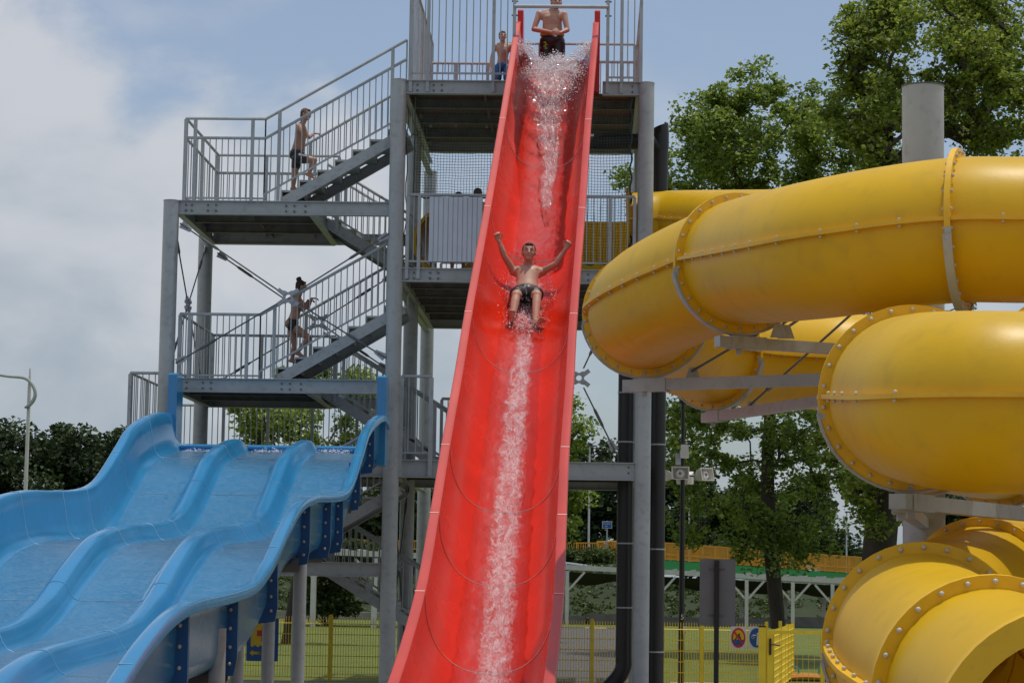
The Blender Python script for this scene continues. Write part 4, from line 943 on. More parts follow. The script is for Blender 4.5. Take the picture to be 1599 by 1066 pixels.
for (px, py0, py1, x) in ((267, 583, 705, BL+.0), (585, 587, 717, BR+.02)):
    a = PY(px, py0, 38.2); b = PY(px, py1, 38.2); m = MB(); m.poly([(x, 38.05, b.z-.1), (x, 38.05, a.z-.03), (x, 38.1, a.z), (x, 38.5, a.z), (x, 38.62, a.z-.06), (x, 38.62, b.z-.1)], (1, 0, 0), .15); m.build('end_board', M['blue_dark'] if False else M['blue'], BS)
for x0, x1 in ((BL+.1, D1-.12), (D1+.12, D2-.12), (D2+.12, BR-.1)):
    z = PY(430, 700, 38.4).z; MB().tube([(x0, 38.35, z), (x1, 38.35, z)], .055, 14).build('start_bar', M['blue'], BS, smooth=True)
# rails between the end boards are the tower's; supports below
def bz(y): return float(np.interp(-y, [-p.y for p in BP], [p.z for p in BP]))
for (px, py) in ((548, 792), (503, 868), (467, 882), (418, 955), (354, 1055)):
    y = min((20+.05*k for k in range(310)), key=lambda v: abs(PY(px, py, v).z-(bz(v)-.83))); e_ = PY(px, py, y); z = e_.z; xe_ = e_.x; m = MB()
    m.grid([[Vector((x, y+r*math.cos(2*math.pi*k/24), z+r*math.sin(2*math.pi*k/24))) for k in range(24)] for x, r in ((BL+.3, .088), (xe_, .088), (xe_, .078), (xe_-.6, .078))], True); m.build('cross_pipe', M['steel_dark'], BS, smooth=True)
    MB().span((xe_-.14, y-.05, z+.07), (xe_-.05, y+.05, z+.19)).build('pipe_bracket', M['steel_dark'], BS)
for (px, py, Y, r) in ((469, 878, 28.3, .083), (422, 887, 27.4, .075), (372, 960, 25.6, .075), (340, 1000, 22.0, .08)):
    p = PY(px, py, Y); MB().tube([(p.x, Y, 0), (p.x, Y, p.z+.12)], r, 20).build('support_column', M['steel'], BS, smooth=True)
    MB().tube([(BL+.8, Y, 0), (BL+.8, Y, p.z+.1)], r, 20).build('support_column', M['steel'], BS, smooth=True)
BW = thing('lane_water', ((BL+BR)/2, 27, 1.5), 'thin rippling water sheet sliding down the blue lanes', 'water', kind='stuff')
for x0, x1 in ((BL+.2, D1-.2), (D1+.2, D2-.2), (D2+.2, BR-.2)):
    rows = []
    for i in range(6, nb):
        for f in (0, .5):
            if i+1 >= nb: continue
            row = []
            for k in range(25):
                x = x0+(x1-x0)*k/24; p = bat(i, x, -.64+.01).lerp(bat(i+1, x, -.64+.01), f); row.append(p+Vector((0, 0, .003+.005*noise.noise((x*5, p.y*3, 2))+.005*noise.noise((x*17, p.y*13, 7)))))
            rows.append(row)
    MB().grid(rows).build('water_sheet', M['bwater'], BW, smooth=True, sharp=180)
fr_ = []
for x0_, x1_ in ((292, 382), (402, 446), (500, 548)):
    for k in range(int((x1_-x0_)/6)): fr_.append((x0_+6*k, 704, 4, 1.6, 37.9, .08, 26, .004, .014))
droplets('froth', fr_, 5, BW)
# ================================================================== YELLOW TUBE SLIDE
DT = 1.10; Rt = DT/2
def TP(px, py, w_): return PY(px, py, F*DT/w_)
c1 = [(982, 350, 100), (1060, 347, 100.3), (1150, 348, 104), (1300, 350, 112), (1500, 348, 126), (1750, 345, 152), (1900, 350, 190), (1820, 356, 222), (1710, 358, 229), (1599, 359, 229), (1500, 359, 228), (1400, 370, 225), (1300, 386, 220), (1215, 400, 208), (1155, 411, 197), (1080, 440, 190), (1022, 470, 183), (1008, 490, 177), (1040, 523, 165), (1115, 552, 156), (1245, 563, 151), (1340, 566, 150), (1480, 572, 152), (1700, 578, 168), (1850, 590, 205), (1850, 608, 250), (1720, 622, 276), (1599, 628, 284), (1500, 626, 281), (1442, 622, 266), (1412, 622, 246), (1412, 640, 220), (1450, 662, 198), (1510, 685, 178), (1620, 705, 165), (1780, 735, 168), (1900, 770, 185), (1900, 815, 212), (1780, 848, 214), (1640, 885, 206), (1535, 930, 216), (1465, 968, 244), (1443, 1004, 277), (1475, 1045, 308), (1548, 1088, 335), (1603, 1124, 353), (1668, 1168, 372)]
TPp = catmull([TP(*c) for c in c1], 8)
def tfr(i): d = (TPp[min(i+1, len(TPp)-1)]-TPp[max(i-1, 0)]).normalized(); s = d.cross(Vector((0, 0, 1))).normalized(); return s, d, s.cross(d)
TS = thing('tube_slide', (TPp[-1].x, TPp[-1].y, 0), 'huge yellow enclosed tube slide winding round the big grey column', 'slide')
def near(px, py): 
    q = [(abs(proj(p)[0]-px)+abs(proj(p)[1]-py), i) for i, p in enumerate(TPp)]; return min(q)[1]
rings = [0, near(1300, 350), near(1505, 359), near(1155, 411), near(1008, 490), near(1113, 552), near(1405, 568), near(1640, 626), near(1424, 621), near(1560, 695), near(1535, 930), near(1443, 1004), near(1548, 1088), len(TPp)-1]
# fill long gaps outside the picture
rings = sorted(set(rings)); acc = [0]
for i in range(1, len(TPp)): acc.append(acc[-1]+(TPp[i]-TPp[i-1]).length)
extra = []
for a, b in zip(rings[:-1], rings[1:]):
    L = acc[b]-acc[a]
    if L > 5.5:
        m = int(L/3.6)
        for k in range(1, m): extra.append(min(range(a, b), key=lambda i: abs(acc[i]-acc[a]-L*k/m)))
rings = sorted(set(rings+extra))
NS = 48
def circ(c, s, u, r): return [c+(s*math.cos(2*math.pi*k/NS)+u*math.sin(2*math.pi*k/NS))*r for k in range(NS)]
bolts = []
for a, b in zip(rings[:-1], rings[1:]):
    rows = []
    for i in range(a, b+1):
        s, d, u = tfr(i); rows.append(circ(TPp[i], s, u, Rt))
    if b == len(TPp)-1:
        s, d, u = tfr(b); rows.append(circ(TPp[b]+d*.0, s, u, Rt-.03))
        for i in range(b, a-1, -1): s, d, u = tfr(i); rows.append(circ(TPp[i], s, u, Rt-.03))
    MB().grid(rows, True).build('tube_section', M['yellow'], TS, smooth=True, sharp=70)
    for sg in (-1, 1):        # horizontal joint flange of the two half shells
        rows = []
        for i in range(a, b+1):
            s, d, u = tfr(i); c = TPp[i]; rows.append([c+s*sg*(Rt-.01)+u*.014, c+s*sg*(Rt+.055)+u*.014, c+s*sg*(Rt+.055)-u*.014, c+s*sg*(Rt-.01)-u*.014])
        MB().grid(rows).build('side_flange', M['yflange'], TS, smooth=True, sharp=40)
        L = acc[b]-acc[a]; n = int(L/.27)
        for k in range(1, n):
            t_ = acc[a]+L*k/n; i = min(range(a, b), key=lambda i: abs(acc[i]-t_) if acc[i] <= t_ else 99); f = (t_-acc[i])/max(1e-6, acc[i+1]-acc[i])
            c = TPp[i].lerp(TPp[i+1], f); s, d, u = tfr(i)
            for q in (-1, 1): bolts.append((c+s*sg*(Rt+.03)+u*q*.022, u*q, .0115))
ringobj = {}
for ri in rings:
    s, d, u = tfr(ri); c = TPp[ri]; last = ri in (0, len(TPp)-1); h = .022
    rows = [circ(c-d*h, s, u, Rt-.004 if not last else Rt-.032), circ(c-d*h, s, u, Rt+(.07 if ri < len(TPp)-1 else .10)), circ(c+d*h, s, u, Rt+(.07 if ri < len(TPp)-1 else .10)), circ(c+d*h, s, u, Rt-.004 if not last else Rt-.032)]
    o = MB().grid(rows, True).build('ring_flange', M['yflange'], TS, smooth=True, sharp=40)
    n = 26
    for k in range(n if ri < len(TPp)-1 else 0):
        a = 2*math.pi*(k+.5)/n; r = s*math.cos(a)+u*math.sin(a)
        for q in (-1, 1): bolts.append((c+r*(Rt+.037)+d*q*(h+.002), d*q, .0135))
    if not last:         # steel cradle round the lower half
        m = MB(); A = [math.pi+math.pi*.06+math.pi*.88*k/24 for k in range(25)]
        rows = []
        for a in A:
            r = s*math.cos(a)+u*math.sin(a); rows.append([c+r*(Rt+.072)-d*.032, c+r*(Rt+.072)+d*.032, c+r*(Rt+.09)+d*.032, c+r*(Rt+.09)-d*.032])
        m.grid(rows, True)
        for a in (A[0], A[12], A[-1]): r = s*math.cos(a)+u*math.sin(a); m.box(c+r*(Rt+.06), (.045, .045, .09))
        m.build('cradle', M['steel'], TS, smooth=True, sharp=40)
# only bolts on the side that can be seen matter most: the 100 nearest ones are parts, the rest one part
vis = []
for p, n_, r in bolts:
    q = proj(p)
    inf = -20 < q[0] < 1620 and -20 < q[1] < 1086
    cen = min((TPp[i] for i in range(0, len(TPp), 2)), key=lambda c: (c-p).length); facing = (p-cen).normalized().dot((EYE-p).normalized())
    vis.append(((0 if (inf and facing > -.15) else 1000)+(p-EYE).length, p, n_, r))
vis.sort(key=lambda a: a[0])
bm_ = {}
for r in (.0115, .0135):
    o = MB().ball((0, 0, 0), r*1.15, (1, 1, 1), 10, 6); me = bpy.data.meshes.new('bolt'); me.from_pydata(o.v, [], o.f); me.materials.append(M['bolt']); me.polygons.foreach_set('use_smooth', [True]*len(me.polygons)); bm_[r] = me
for _, p, n_, r in vis[:100]: link_part('bolt', bm_[r], TS, p+n_*.003)
mb = MB()
for _, p, n_, r in vis[100:]: mb.ball(p+n_*.003, r*1.15, (1, 1, 1), 6, 4)
mb.build('bolt_rows', M['bolt'], TS, smooth=True)['kind'] = 'stuff'
# start basin on the middle deck
a = PY(905, 347, 41.5); b = PY(986, 420, 41.5); mb = MB(); mb.span((a.x, 41.4, ZM+.02), (b.x, 41.5, a.z)); mb.span((a.x, 41.5, ZM+.02), (a.x+.06, 43, a.z)); mb.span((a.x, 42.95, ZM+.02), (b.x, 43, a.z)); mb.build('start_basin', M['yellow'], TS)
# support mast with cantilever arms
YC = 21.0; cx = PY(1442, 500, YC).x; zt = PY(1442, 137, YC).z
SP = thing('tube_support', (cx, YC, 0), 'very thick round grey column with cantilever arms holding the yellow tube', 'column')
MB().tube([(cx, YC, 0), (cx, YC, zt)], .19, 40).build('column', M['steel'], SP, smooth=True)
MB().tube([(cx, YC, zt), (cx, YC, zt+.012)], .196, 40).build('cap_plate', M['steel_dark'], SP, smooth=True)
cx2 = PY(1735, 500, 19).x; MB().tube([(cx2, 19, 0), (cx2, 19, zt-1.5)], .19, 32).build('column', M['steel'], SP, smooth=True)
def arm(A, B, h=.115, w_=.10):
    A = Vector(A); B = Vector(B); m = MB(); d = (B-A).normalized(); m.bar(A-d*.22, B, w_, h); o = m.build('arm', M['steel'], SP)
    m = MB(); m.bar(A-d*.1, A+d*.25, w_+.016, h+.016); m.box(A-Vector((0, 0, h/2+.03)), (.05, .05, .05)); m.build('arm_bracket', M['steel'], o); return o
def rb(i, dz=0): s, d, u = tfr(i); return TPp[i]-u*(Rt+.15+dz)
C0 = lambda z: Vector((cx, YC, z))
i1, i2, i3, i4, i5 = near(1155, 411), near(1008, 490), near(1113, 552), near(1424, 621), near(1505, 359)
q1 = rb(i1); q2 = rb(i2); q3 = rb(i3); q4 = rb(i4); q5 = rb(i5)
arm(q1, C0(q1.z), .095); arm(q2, C0(q2.z), .11); arm(q3, C0(q3.z), .105); arm(q4, Vector((cx2, 19, q4.z-.02)), .10, .12); arm(q5+Vector((0, .15, .02)), Vector((cx2, 19, q5.z)), .12)
arm(q4+Vector((0, .5, -.01)), C0(q4.z-.0), .09)
def srod(a, b): 
    a = Vector(a); b = Vector(b); d = (b-a).normalized(); mb = MB(); mb.tube([a, b], .013, 8); L = (b-a).length; mb.tube([a+d*.5, a+d*.55, a+d*.8, a+d*.85], [.013, .028, .028, .013], 8); mb.build('tie_rod', M['steel_dark'], SP, smooth=True)
    MB().poly([a+Vector((-.06, 0, -.08)), a+Vector((.09, 0, -.08)), a+Vector((.05, 0, .04)), a+Vector((-.02, 0, .04))], (0, 1, 0), .02).build('rod_lug', M['steel'], SP)
srod(q1+Vector((.33, 0, .13)), C0(q1.z+1.25)); srod(q1+Vector((.40, .08, .13)), C0(q1.z+1.12)); srod(q2+Vector((.45, 0, .14)), C0(q2.z+1.3)); srod(q3+Vector((.40, -.1, .13)), C0(q3.z+1.25))
# ================================================================== PEOPLE
def remeshed(name, mb, mat, voxel, org, smooth_it=4):
    me = bpy.data.meshes.new(name+'_raw'); me.from_pydata([Vector(v)-org for v in mb.v], [], mb.f)
    bm = bmesh.new(); bm.from_mesh(me); bmesh.ops.recalc_face_normals(bm, faces=bm.faces); bm.to_mesh(me); bm.free()
    o = bpy.data.objects.new(name, me); COL.objects.link(o)
    m = o.modifiers.new('r', 'REMESH'); m.mode = 'VOXEL'; m.voxel_size = voxel; s = o.modifiers.new('s', 'SMOOTH'); s.iterations = smooth_it; s.factor = .5
    dg = bpy.context.evaluated_depsgraph_get(); me2 = bpy.data.meshes.new_from_object(o.evaluated_get(dg)); bpy.data.objects.remove(o)
    me2.name = name; me2.materials.clear(); me2.materials.append(mat); me2.polygons.foreach_set('use_smooth', [True]*len(me2.polygons))
    o = bpy.data.objects.new(name, me2); COL.objects.link(o); return o
def frame(up, fwd):
    u = Vector(up).normalized(); f = Vector(fwd); f = (f-u*f.dot(u)).normalized(); r = f.cross(u); return Matrix((r, f, u)).transposed()    # columns: right, fwd, up
def cap(mb, a, b, ra, rb_):
    a = Vector(a); b = Vector(b); mb.tube([a, a.lerp(b, .5), b], [ra, (ra+rb_)/2, rb_], 14); mb.ball(a, ra, (1, 1, 1), 14, 8); mb.ball(b, rb_, (1, 1, 1), 14, 8)
def hand(mb, wr, hdir, pn, thumb, s, curl=.5):
    h = Vector(hdir).normalized(); pn = Vector(pn); pn = (pn-h*pn.dot(h)).normalized(); sd = h.cross(pn); sd = sd if sd.dot(Vector(thumb)) > 0 else -sd
    Mx = Matrix((sd, pn, h)).transposed(); wr = Vector(wr)
    mb.ball(wr+h*.045*s, 1, (.040*s, .017*s, .050*s), 14, 10, Mx)
    for k, (off, L) in enumerate(((.030, .070), (.010, .078), (-.010, .072), (-.029, .056))):
        b = wr+h*.080*s+sd*off*s; d = (h+sd*off*2.2).normalized(); a1 = curl; a2 = curl*2.2; a3 = curl*3.2
        p1 = b+(d*math.cos(a1)+pn*math.sin(a1))*L*s*.48; p2 = p1+(d*math.cos(a2)+pn*math.sin(a2))*L*s*.32; p3 = p2+(d*math.cos(a3)+pn*math.sin(a3))*L*s*.22
        cap(mb, b-h*.02*s, p1, .0105*s, .0095*s); cap(mb, p1, p2, .0095*s, .0088*s); cap(mb, p2, p3, .0088*s, .0078*s)
    b = wr+h*.030*s+sd*.034*s; p1 = b+(sd*.75+h*.6+pn*.25).normalized()*.034*s; p2 = p1+(h*.9+sd*.15+pn*.4*curl*2).normalized()*.03*s
    cap(mb, wr+h*.025*s+sd*.018*s, b, .014*s, .0125*s); cap(mb, b, p1, .0125*s, .0110*s); cap(mb, p1, p2, .0110*s, .009*s)
def head(mb, hc, R, s):
    g = lambda x, y, z: hc+R @ Vector((x*s, y*s, z*s))
    mb.ball(g(0, -.012, .022), s, (.073, .090, .088), 18, 12, R); mb.ball(g(0, .012, -.02), s, (.060, .068, .085), 18, 12, R)
    mb.ball(g(0, .048, -.078), s, (.030, .028, .022), 12, 8, R)
    cap(mb, g(0, .083, .012), g(0, .098, -.022), .0085*s, .0135*s)
    for q in (-1, 1):
        mb.ball(g(q*.074, -.008, -.004), s, (.010, .020, .031), 10, 8, R); mb.ball(g(q*.036, .052, -.022), s, (.022, .022, .022), 10, 8, R)
        mb.ball(g(q*.03, .074, .032), s, (.024, .012, .008), 10, 6, R)
def face_bits(o, hc, R, s, org, hairmat, smile=True, hair=True, bun=False, hl=1.0):
    g = lambda x, y, z: hc+R @ Vector((x*s, y*s, z*s))-org
    def pc(name, mb, mat, vox=None):
        if vox: x = remeshed(name, mb, mat, vox, Vector((0, 0, 0)), 2)
        else:
            me = bpy.data.meshes.new(name); me.from_pydata([Vector(v) for v in mb.v], [], mb.f); me.materials.append(mat); me.polygons.foreach_set('use_smooth', [True]*len(me.polygons)); x = bpy.data.objects.new(name, me); COL.objects.link(x)
        x.parent = o
    for q in (-1, 1):
        m = MB(); m.ball(g(q*.031, .0790, .010), s, (.011, .005, .0030), 10, 6, R); pc('eye', m, M['eye'])
        m = MB(); m.ball(g(q*.032, .0835, .036), s, (.017, .004, .0028), 10, 6, R); pc('eyebrow', m, hairmat)
    m = MB(); m.ball(g(0, .083, -.046), s, (.024, .008, .0055), 12, 6, R); pc('lips', m, M['lips'])
    if smile: m = MB(); m.ball(g(0, .090, -.0455), s, (.017, .003, .0025), 10, 6, R); pc('teeth', m, M['swhite'])
    if hair:
        m = MB(); m.ball(g(0, -.026, .036), s, (.080, .088, .086*hl), 20, 14, R); m.ball(g(0, -.050, -.01), s, (.068, .062, .068), 16, 10, R)
        for q in (-1, 1): m.ball(g(q*.064, -.005, .03), s, (.014, .03, .03), 10, 8, R)
        m.ball(g(0, .050, .082), s, (.050, .024, .020), 12, 8, R)
        if bun: m.ball(g(.0, -.065, .125), s, (.052, .050, .042), 14, 10, R); m.ball(g(.01, -.055, .155), s, (.03, .03, .02), 10, 6, R)
        pc('hair', m, hairmat, .009)
def person(label, J, s, skin='skin', hairm='hair', shorts='shblack', fat=1.0, leglen=.5, waist=None, top=None, voxel=.008, hc_f=None, smile=True, bun=False, hl=1.0, female=False, briefs=False, group=None, extra=None, loose=1.0):
    V = {k: Vector(v) for k, v in J.items() if not isinstance(v, (int, float))}; org = V['origin'].copy(); mb = MB(); f = V['fwd']
    spine = V['neck']-V['pelvis']; R = frame(spine, f); RH = frame(V.get('headup', spine), V.get('look', f)); P_ = V['pelvis']; Nk = V['neck']; ch = P_.lerp(Nk, .68)
    wf = .93 if female else 1.0
    PRF = [(-.16, .06, .05, 0), (-.10, .128, .095, -.01), (0, .150, .108, -.012), (.16, .140*fat, .100*fat, .004), (.33, .130*wf*fat, .094*fat, .010*fat), (.50, .137*wf*(.4+.6*fat), .098, .010), (.66, .152*wf, .106, .008), (.80, .158*wf, .102, .0), (.91, .150*wf, .082, -.008), (.98, .10*wf, .062, -.012), (1.04, .06, .05, -.01)]
    rows = [[P_.lerp(Nk, t)+R @ Vector((a_*math.cos(2*math.pi*k/28), b_*math.sin(2*math.pi*k/28)+o_, 0))*s for k in range(28)] for t, a_, b_, o_ in PRF]
    mb.grid(rows, True); mb.add(rows[0], [tuple(range(28))]); mb.add(rows[-1], [tuple(range(28))])
    for q in (-1, 1):
        mb.ball(ch+R @ Vector((q*.070, .058, .030))*s, s, (.068, .040 if not female else .060, .050), 12, 8, R)
        mb.ball(P_+R @ Vector((q*.06, -.060, -.04))*s, s, (.082, .07, .085), 12, 8, R)
    for a in ('L', 'R'):
        sh = V['sh'+a]; elb = V['el'+a]; wr = V['wr'+a]
        cap(mb, Nk.lerp(sh, .15)-R @ Vector((0, 0, .02))*s, sh, .055*s, .050*s); cap(mb, ch.lerp(sh, .55), sh, .078*s, .056*s); mb.ball(sh, .058*s, (1, 1, 1), 14, 10)
        cap(mb, sh, elb, .050*s*(.5+.5*fat), .038*s); mid = elb.lerp(wr, .3); cap(mb, elb, mid, .037*s, .040*s); cap(mb, mid, wr, .040*s, .0255*s)
        hd = V.get('hd'+a, wr-elb); hand(mb, wr, hd, V.get('pn'+a, f), V.get('th'+a, (0, 0, 1)), s, J.get('curl'+a, .5) if not isinstance(J.get('curl'+a), tuple) else .5)
        hp = V['hip'+a]; kn = V['kn'+a]; an = V['an'+a]; to = V['to'+a]
        cap(mb, hp, hp.lerp(kn, .5), .092*s*(.5+.5*fat), .082*s); cap(mb, hp.lerp(kn, .5), kn, .082*s, .058*s); cap(mb, kn, kn.lerp(an, .3), .052*s, .055*s); cap(mb, kn.lerp(an, .3), an, .055*s, .036*s)
        fd = (to-an); fl = Vector((fd.x, fd.y, fd.z)).normalized(); dn = (an-kn).normalized()
        hl_ = an+dn*.045*s-fl*.03*s; cap(mb, an, hl_, .036*s, .032*s); bl = an+fl*.13*s+dn*.055*s; cap(mb, hl_, bl, .032*s, .026*s); cap(mb, an, bl, .034*s, .026*s)
        sdv = fl.cross(dn).normalized()
        for k in range(5): o_ = (k-2)*.017*s; cap(mb, bl+sdv*o_-fl*.02*s, bl+sdv*o_*1.1+fl*(.045-.003*abs(k-1))*s, .0125*s, .0115*s if k else .0125*s)
    hc = V['head']; cap(mb, Nk-(hc-Nk)*.3, hc-RH @ Vector((0, .01, .05))*s, .060*s, .052*s); head(mb, hc, RH, s*1.11)
    o = remeshed('person', mb, M[skin], voxel, org, 3); o.location = org; ORG[o.name] = org
    tag(o, label, 'person', group)
    face_bits(o, hc, RH, s*1.11, org, M[hairm], smile=smile, bun=bun, hl=hl)
    if shorts:
        m = MB(); m.ball(P_+R @ Vector((0, 0, -.005))*s, s, (.166*fat, .122*fat, .115), 18, 12, R); m.ball(P_+R @ Vector((0, -.05, -.04))*s, s, (.142*fat, .092, .10), 14, 10, R)
        for a in ('L', 'R'):
            hp = V['hip'+a]; kn = V['kn'+a]; e = hp.lerp(kn, leglen); cap(m, hp, e, .102*s*(.5+.5*fat)*loose, (.092 if not briefs else .086)*s*loose)
        x = remeshed('shorts', m, M[shorts], voxel*1.1, org, 2); x.parent = o
        if waist:
            m = MB(); c = P_+R @ Vector((0, 0, .088))*s; ring = [[c+R @ Vector((.150*fat*s*r*math.cos(2*math.pi*k/32), .113*fat*s*r*math.sin(2*math.pi*k/32), z*s)) for k in range(32)] for r, z in ((.99, -.02), (1.05, -.018), (1.05, .02), (.99, .022))]
            m.grid(ring, True); mm = bpy.data.meshes.new('waistband'); mm.from_pydata([v-org for v in map(Vector, m.v)], [], m.f); mm.materials.append(M[waist]); xx = bpy.data.objects.new('waistband', mm); COL.objects.link(xx); xx.parent = x
    if top:
        m = MB(); m.ball(ch, s, (.158*.92, .108, .13), 18, 12, R)
        for q in (-1, 1): m.ball(ch+R @ Vector((q*.066, .054, .03))*s, s, (.070, .066, .058), 12, 8, R)
        x = remeshed('swim_top', m, M[top], voxel*1.1, org, 2); x.parent = o
    return o
A3 = lambda c, d: tuple(Vector(c)+Vector(d))
# --- the slider on the red slide
ib, cxb = fl_at(476); sB, dB, nB = rframe(ib); B0 = RP[ib]-nB*DEP; B0 = B0+sB*((822-cxb)*B0.y/F)
dn_ = -dB if dB.z > 0 else dB        # direction down the slide
q = lambda x, t, n: tuple(B0+sB*x+dn_*t+nB*n)
Z = lambda base, x, fwd, z: tuple(Vector(base)+Vector((x, -fwd, z)))
neck = q(.0, -.46, .34); shl = q(-.205, -.42, .27); shr = q(.205, -.42, .27)
elL = Z(shl, -.13, .14, .20); wrL = Z(elL, -.075, .05, .20); elR = Z(shr, .20, .14, .10); wrR = Z(elR, .125, .05, .20)
person('laughing boy in black swim shorts sliding down the red slide, both arms raised', dict(origin=B0, pelvis=q(0, 0, .13), neck=neck, head=Z(q(.0, -.44, .40), .012, .06, .135), fwd=(0, -.8, .6), look=(.05, -1, -.05), headup=(.02, .1, 1),
    shL=shl, shR=shr, elL=elL, elR=elR, wrL=wrL, wrR=wrR, hipL=q(-.10, .05, .12), hipR=q(.10, .05, .12), knL=q(-.12, .42, .27), knR=q(.17, .43, .28), anL=q(-.155, .79, .09), anR=q(.165, .85, .07),
    toL=q(-.15, .85, .30), toR=q(.29, .93, .20), pnL=(.2, -1, 0), pnR=(-.2, -1, 0), thL=(1, 0, 0), thR=(-1, 0, 0), curlL=.75, curlR=.75), 1.13, skin='skin', hairm='hair', shorts='shblack', leglen=.58, voxel=.0065, hl=.93, loose=1.13)
# dark shorts flap and splash round the slider
sp2 = [(812, 508, 12, 10, B0.y-.8, .1, 620, .003, .012), (832, 512, 13, 9, B0.y-.8, .1, 620, .003, .012), (818, 522, 16, 5, B0.y-.9, .06, 420, .003, .011), (795, 470, 6, 16, B0.y-.1, .08, 260, .003, .010), (862, 475, 4, 22, B0.y-.1, .06, 240, .003, .010),
       (815, 480, 14, 12, B0.y-.5, .1, 160, .002, .007), (800, 500, 26, 16, B0.y-.7, .15, 240, .002, .007), (790, 440, 6, 20, B0.y+.3, .08, 120, .002, .008), (856, 440, 4, 20, B0.y+.3, .08, 120, .002, .007), (822, 545, 10, 10, B0.y-1, .05, 160, .002, .007), (786, 462, 14, 18, B0.y-.2, .1, 110, .002, .006)]
droplets('spray', sp2, 2)
# --- standing man at the top
Ym = 40.35; c = PY(862, 90, Ym); X_ = c.x; g = lambda x, fwd, z: (X_+x*1.06, Ym-fwd, ZT+.1+z*1.025)
person('bare chested stocky youth in black and lime shorts waiting at the top, hands clasped', dict(origin=g(0, 0, 0), pelvis=g(0, 0, .92), neck=g(-.01, .02, 1.44), head=g(.06, .05, 1.585), fwd=(.25, -1, 0), look=(.25, -1, -.15),
    shL=g(-.225, .0, 1.39), shR=g(.19, .05, 1.37), elL=g(-.315, .06, 1.10), elR=g(.255, .12, 1.08), wrL=g(-.02, .24, 1.01), wrR=g(.14, .24, 1.0), hdL=(.9, -.3, -.1), hdR=(-.8, -.3, -.1), pnL=(.2, .8, 0), pnR=(-.2, .8, 0),
    hipL=g(-.1, 0, .86), hipR=g(.1, 0, .86), knL=g(-.12, .05, .48), knR=g(.13, .05, .48), anL=g(-.13, 0, .08), anR=g(.14, 0, .08), toL=g(-.16, .15, .02), toR=g(.18, .15, .02), curlL=.45, curlR=.45), 1.14, fat=1.22, shorts='shblack', waist='lime', leglen=.75, hairm='hairb', voxel=.009)
# lime print on shorts leg
pm = MB(); pp = g(-.12, .155, .80)
for k in range(4): pm.box((pp[0]+.02*(k % 2), pp[1]-.0, pp[2]-.035*k+.05), (.045, .02, .016))
x = pm.build('shorts_print', M['lime'], None, kind='abs'); x.parent = bpy.data.objects['person.001']; x.location = -ORG['person.001']
# --- boy behind the railing
Yb_ = 41.1; c = PY(785, 100, Yb_); X_ = c.x; hz = PY(785, 46, Yb_).z-ZT; k = hz/1.75; g = lambda x, fwd, z: (X_+x*k, Yb_-fwd*k, ZT+z*k)
person('small boy in bright blue swim shorts standing behind the top deck railing', dict(origin=g(0, 0, 0), pelvis=g(0, 0, .93), neck=g(0, 0, 1.43), head=g(-.01, .04, 1.575), fwd=(.15, -1, 0), look=(.25, -1, 0),
    shL=g(-.17, 0, 1.37), shR=g(.17, 0, 1.37), elL=g(-.25, .0, 1.10), elR=g(.24, .0, 1.10), wrL=g(-.27, .06, .86), wrR=g(.25, .06, .86), thL=(0, -1, 0), thR=(0, -1, 0), pnL=(1, 0, 0), pnR=(-1, 0, 0),
    hipL=g(-.1, 0, .87), hipR=g(.1, 0, .87), knL=g(-.11, .03, .48), knR=g(.11, .03, .48), anL=g(-.12, 0, .08), anR=g(.12, 0, .08), toL=g(-.14, .15, .02), toR=g(.14, .15, .02)), k, fat=.88, shorts='shblue', leglen=.6, hairm='hairb', voxel=.008)
# --- boy climbing the upper flight
Yc = Y0+.62; at = lambda px, py, dy=0: tuple(PY(px, py, Yc+dy))
person('boy in black swim trunks climbing the upper stair flight, hands on rails', dict(origin=at(466, 293), pelvis=at(464, 240), neck=at(472, 194), head=at(478, 179.5, -.02), fwd=(1, -.35, .1), look=(1, -.45, 0), headup=(.1, 0, 1),
    shL=at(468, 200, .14), shR=at(469, 199.5, -.17), elL=at(482, 215, .30), elR=at(476, 211, -.36), wrL=at(490, 209, .52), wrR=at(471, 186, -.50), hdL=(.9, .3, .15), hdR=(-.7, -.5, -.1), pnL=(0, 0, -1), pnR=(.2, 0, -1), thL=(0, -1, 0), thR=(0, 1, 0),
    hipL=at(464, 246, .09), hipR=at(464, 247, -.09), knL=at(460, 272, .09), knR=at(491, 250, -.10), anL=at(458, 292, .10), anR=at(483, 270, -.10), toL=at(470, 296, .10), toR=at(496, 275, -.10)), .90, fat=1.10, skin='skin2', shorts='shblack', leglen=.52, hairm='hairb', voxel=.0075, smile=False)
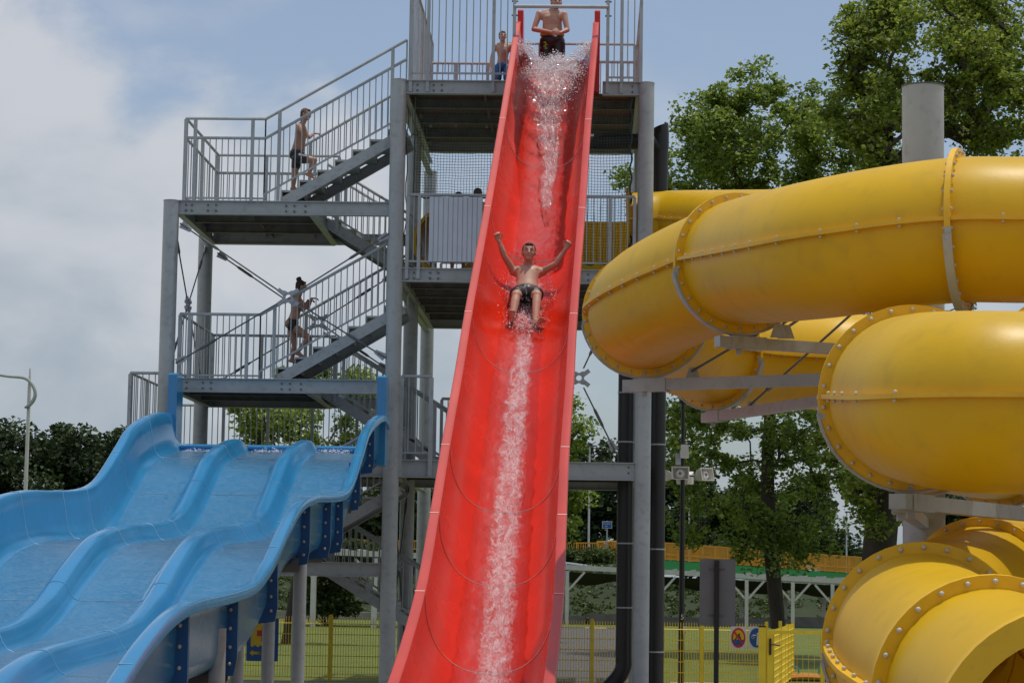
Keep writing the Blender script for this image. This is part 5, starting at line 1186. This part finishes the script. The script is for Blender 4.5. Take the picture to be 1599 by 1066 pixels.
# --- girl climbing the lower flight
person('girl with hair bun, pale top and black briefs climbing the lower stair flight', dict(origin=at(460, 560), pelvis=at(457, 503), neck=at(466, 463), head=at(471, 448, .02), fwd=(1, .1, .15), look=(1, .25, 0), headup=(.1, 0, 1),
    shL=at(467, 468, .12), shR=at(463, 468, -.13), elL=at(480, 481, .22), elR=at(474, 484, -.10), wrL=at(487, 466, .45), wrR=at(481, 469, .30), hdL=(.9, .2, .1), hdR=(.9, .3, .1), pnL=(0, 0, -1), pnR=(0, 0, -1), thL=(0, -1, 0), thR=(0, -1, 0),
    hipL=at(456, 508, .08), hipR=at(456, 509, -.08), knL=at(460, 538, .08), knR=at(482, 527, -.08), anL=at(456, 560, .08), anR=at(465, 549, -.08), toL=at(470, 563, .08), toR=at(478, 553, -.08)), .90, fat=1.0, skin='skin2', shorts='shblack', top='swtop', leglen=.2, briefs=True, hairm='hair', voxel=.0075, bun=True, smile=False, female=True)
# --- two heads behind the ribbed panel
for px, py, Yq, lab, hm, sk in ((747, 291, 39.5, 'person with brown hair standing behind the grey ribbed panel, next to the red slide', 'hairb', 'skin'), (717, 297, 39.6, 'person whose dark hair barely shows above the ribbed panel', 'hair', 'skin2')):
    c = PY(px, py, Yq); k = (c.z-ZM)/1.75; X_ = c.x; g = lambda x, fwd, z: (X_+x*k, Yq-fwd*k, ZM+z*k)
    person(lab, dict(origin=g(0, 0, 0), pelvis=g(0, 0, .93), neck=g(0, 0, 1.43), head=g(0, .0, 1.58), fwd=(.3, 1, 0), look=(.3, 1, 0), shL=g(.17, 0, 1.37), shR=g(-.17, 0, 1.37), elL=g(.24, .0, 1.10), elR=g(-.24, .0, 1.10), wrL=g(.26, -.06, .86), wrR=g(-.26, -.06, .86), thL=(0, 1, 0), thR=(0, 1, 0), pnL=(-1, 0, 0), pnR=(1, 0, 0),
        hipL=g(.1, 0, .87), hipR=g(-.1, 0, .87), knL=g(.11, -.03, .48), knR=g(-.11, -.03, .48), anL=g(.12, 0, .08), anR=g(-.12, 0, .08), toL=g(.14, -.15, .02), toR=g(-.14, -.15, .02)), k, shorts='shblack', hairm=hm, skin=sk, voxel=.012)
